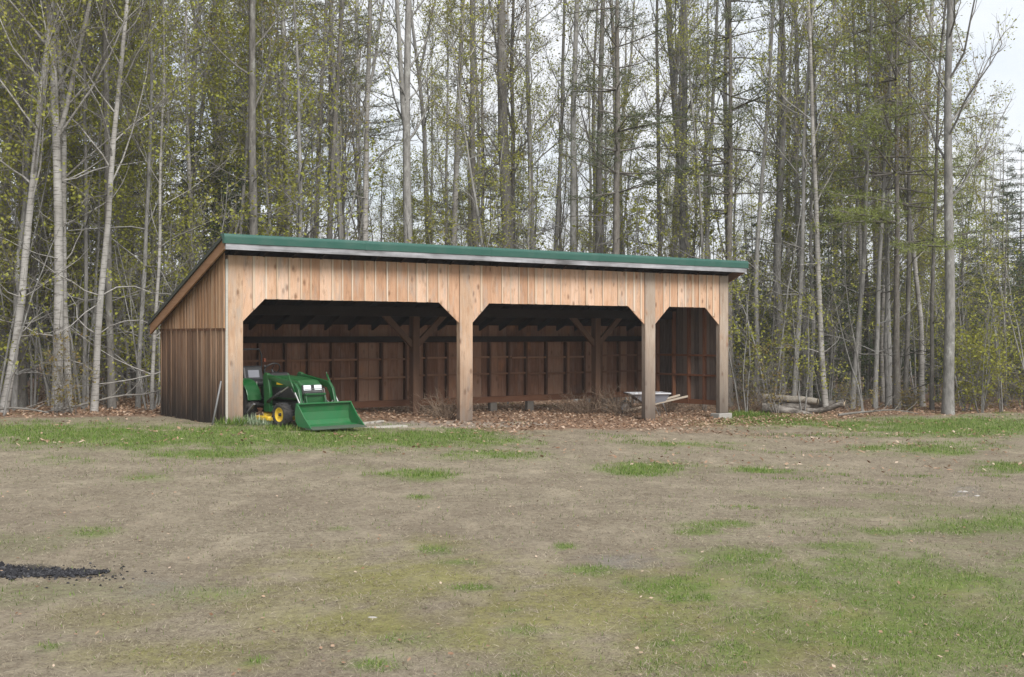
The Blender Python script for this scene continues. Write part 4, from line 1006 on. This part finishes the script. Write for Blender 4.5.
for px, py, sd, n, rad, h, lab, mt in [(247, 424, 1, 420, .42, .26, 'silvery green weed clump at the foot of the corner post', LF_PALE), (262, 425, 2, 220, .3, .18, 'small silvery weeds between corner post and front wheel', LF_PALE),
        (284, 430, 3, 300, .35, .16, 'green grass clump in front of the yellow front wheel', LF_GREENG), (232, 425, 4, 240, .3, .25, 'green grass tuft against the outer side of the corner post', LF_GREENG),
        (738, 417, 5, 500, .5, .24, 'tall green grass tuft right of the last post', LF_GREENG), (752, 416, 6, 420, .5, .2, 'green grass tuft left of the log pile', LF_GREENG)]:
    x, y = at(px, py); o = leafy_clump(sd, n, rad, h, .014).build('grass_clump', mt); o.location = (x, y, gz(x, y)); tag(o, lab, 'grass clump')
# logs
def log_mats():
    b = NB('log_bark'); n = b.noise(b.coord((.5, 1, 1)), 7, 7, .75)
    b.bump(n, .7, .02); return b.done(b.ramp(n, [(.36, (.04, .034, .029)), (.48, (.12, .105, .092)), (.6, (.245, .225, .205))]), .9)
M_LOG = log_mats(); M_CUT = paint('cut_wood', (.47, .38, .27), .85, 0, .5, (.25, .18, .12), 8)
for i, (px, py, dz, ln, rad, rz, tl, lab) in enumerate([(800, 413, .0, 2.0, .13, -.12, .02, 'long grey log lying at the front of the pile'), (812, 411, .0, 1.7, .11, .1, .0, 'grey log at the right end of the pile'),
        (786, 410, .0, 1.3, .12, .05, .0, 'short grey log low at the left of the pile'), (790, 410.5, .22, 1.5, .10, -.06, .08, 'pale peeled log on top of the pile'),
        (806, 410.5, .19, 1.4, .08, .15, .14, 'thin sloping log on top of the pile'), (826, 414, .0, 1.0, .07, -.35, .05, 'small branch log at the right of the pile')]):
    x, y = at(px, py); m = MB(); rad *= 1.05; r = random.Random(500+i); p = path((-ln/2, 0, rad), (1, 0, 0), ln, 8, .07, 0, r)
    m.tube(p, rad*np.array([1, 1.08, .93, 1.04, .92, .98, .88, .93, .9]), 12); o = m.build('log', M_LOG if i != 3 else bark('peeled_log', (.14, .12, .10), (.28, .25, .21), (.40, .37, .32), .2, 1))
    for e, rr_ in ((p[0], rad), (p[-1], rad*.9)):
        s2 = -1 if e[0] < 0 else 1; mm = MB(); mm.lathe([(0, rr_*.97), (s2*.012, rr_*.93), (s2*.014, .001)], 'x', tuple(e), 12); mm.build('cut_end', M_CUT, o)
    o.location = (x, y, gz(x, y)+dz-.02); o.rotation_euler = (0, tl, rz); tag(o, lab, 'log')
# branch lying across the leaves at left
for px, py, ln, rz, sd, lab in [(118, 412, 2.6, .35, 1, 'long fallen branch on the leaves left of the shed'), (30, 414, 1.8, -.2, 2, 'fallen branch on the leaves under the leaning birch'), (880, 417, 2.2, .1, 3, 'fallen pale stick at the back of the green grass')]:
    x, y = at(px, py); r = random.Random(sd); m = MB(); p = path((-ln/2, 0, .05), (1, 0, .22), ln, 7, .1, 0, r); m.tube(p, np.linspace(.035, .01, 8), 6)
    for j in (3, 4, 5, 6): m.tube(path(p[j], (.7, r.choice((-1, 1))*.7, .4), r.uniform(.3, .8), 3, .1, 0, r), (.012, .01, .008, .004), 4)
    o = m.build('fallen_branch', B_TWIG); o.location = (x, y, gz(x, y)); o.rotation_euler = (0, 0, rz); tag(o, lab, 'branch')
# black charred heap at the left of the yard
r = random.Random(77); m = MB()
def lump(m, x, y, z, s_, r):
    v = [(0, 0, 1), (1, 0, 0), (0, 1, 0), (-1, 0, 0), (0, -1, 0), (0, 0, -1)]; v = np.array([(a*r.uniform(.6, 1.2), b*r.uniform(.6, 1.2), c*r.uniform(.4, .9)) for a, b, c in v])*s_+(x, y, z)
    m.add(v, tris=[(0, 1, 2), (0, 2, 3), (0, 3, 4), (0, 4, 1), (5, 2, 1), (5, 3, 2), (5, 4, 3), (5, 1, 4)])
for k in range(2600):
    px = r.uniform(-60, 108); f = (px+60)/168; cy = 571-1.5*cos(f*5)+f*2; hh = 7.5*(1-f**4)*(.6+.4*vnoise(px*.06, 1, 3))
    x, y = at(px, cy+r.gauss(0, .42)*hh); lump(m, x, y, gz(x, y)+r.uniform(0, .012), r.uniform(.006, .019), r)
for k in range(110):
    px = r.gauss(85, 28); x, y = at(px, 573+r.gauss(0, 5)); lump(m, x, y, gz(x, y)+.003, r.uniform(.005, .016), r)
b = NB('char'); M_CHAR = b.done(b.ramp(b.island(), [(.1, (.008, .008, .010)), (.7, (.022, .022, .026)), (.97, (.06, .06, .065))]), .75)
tag(m.build('char_heap', M_CHAR), 'low strip of black charred crumbs on the dead grass', 'char', kind='stuff')
# pale stones
M_STONE = paint('pale_stone', (.33, .315, .295), .9, 0, .5, (.25, .23, .2), 9)
for i, (px, py, s_, lab) in enumerate([(372, 617.5, .028, 'flat pale stone in the moss at the middle of the yard'), (824, 496, .022, 'white stone alone on the brown grass at right'), (646, 631, .014, 'small white pebble in the lower middle of the yard'),
        (963, 492, .05, 'larger grey stone of the pale patch at far right'), (977, 496, .04, 'smaller grey stone at the right of the pale patch')]):
    x, y = at(px, py); m = MB(); th = 10; r = random.Random(i); prof = [(0, .9), (.25, 1), (.5, .8), (.62, .4), (.66, .01)]; m.lathe([(a*s_*.8, b*s_) for a, b in prof], 'z', (0, 0, -.01), 9)
    o = m.build('stone', M_STONE); o.location = (x, y, gz(x, y)); o.scale = (1.3, .8, 1); o.rotation_euler = (0, 0, i); tag(o, lab, 'stone')
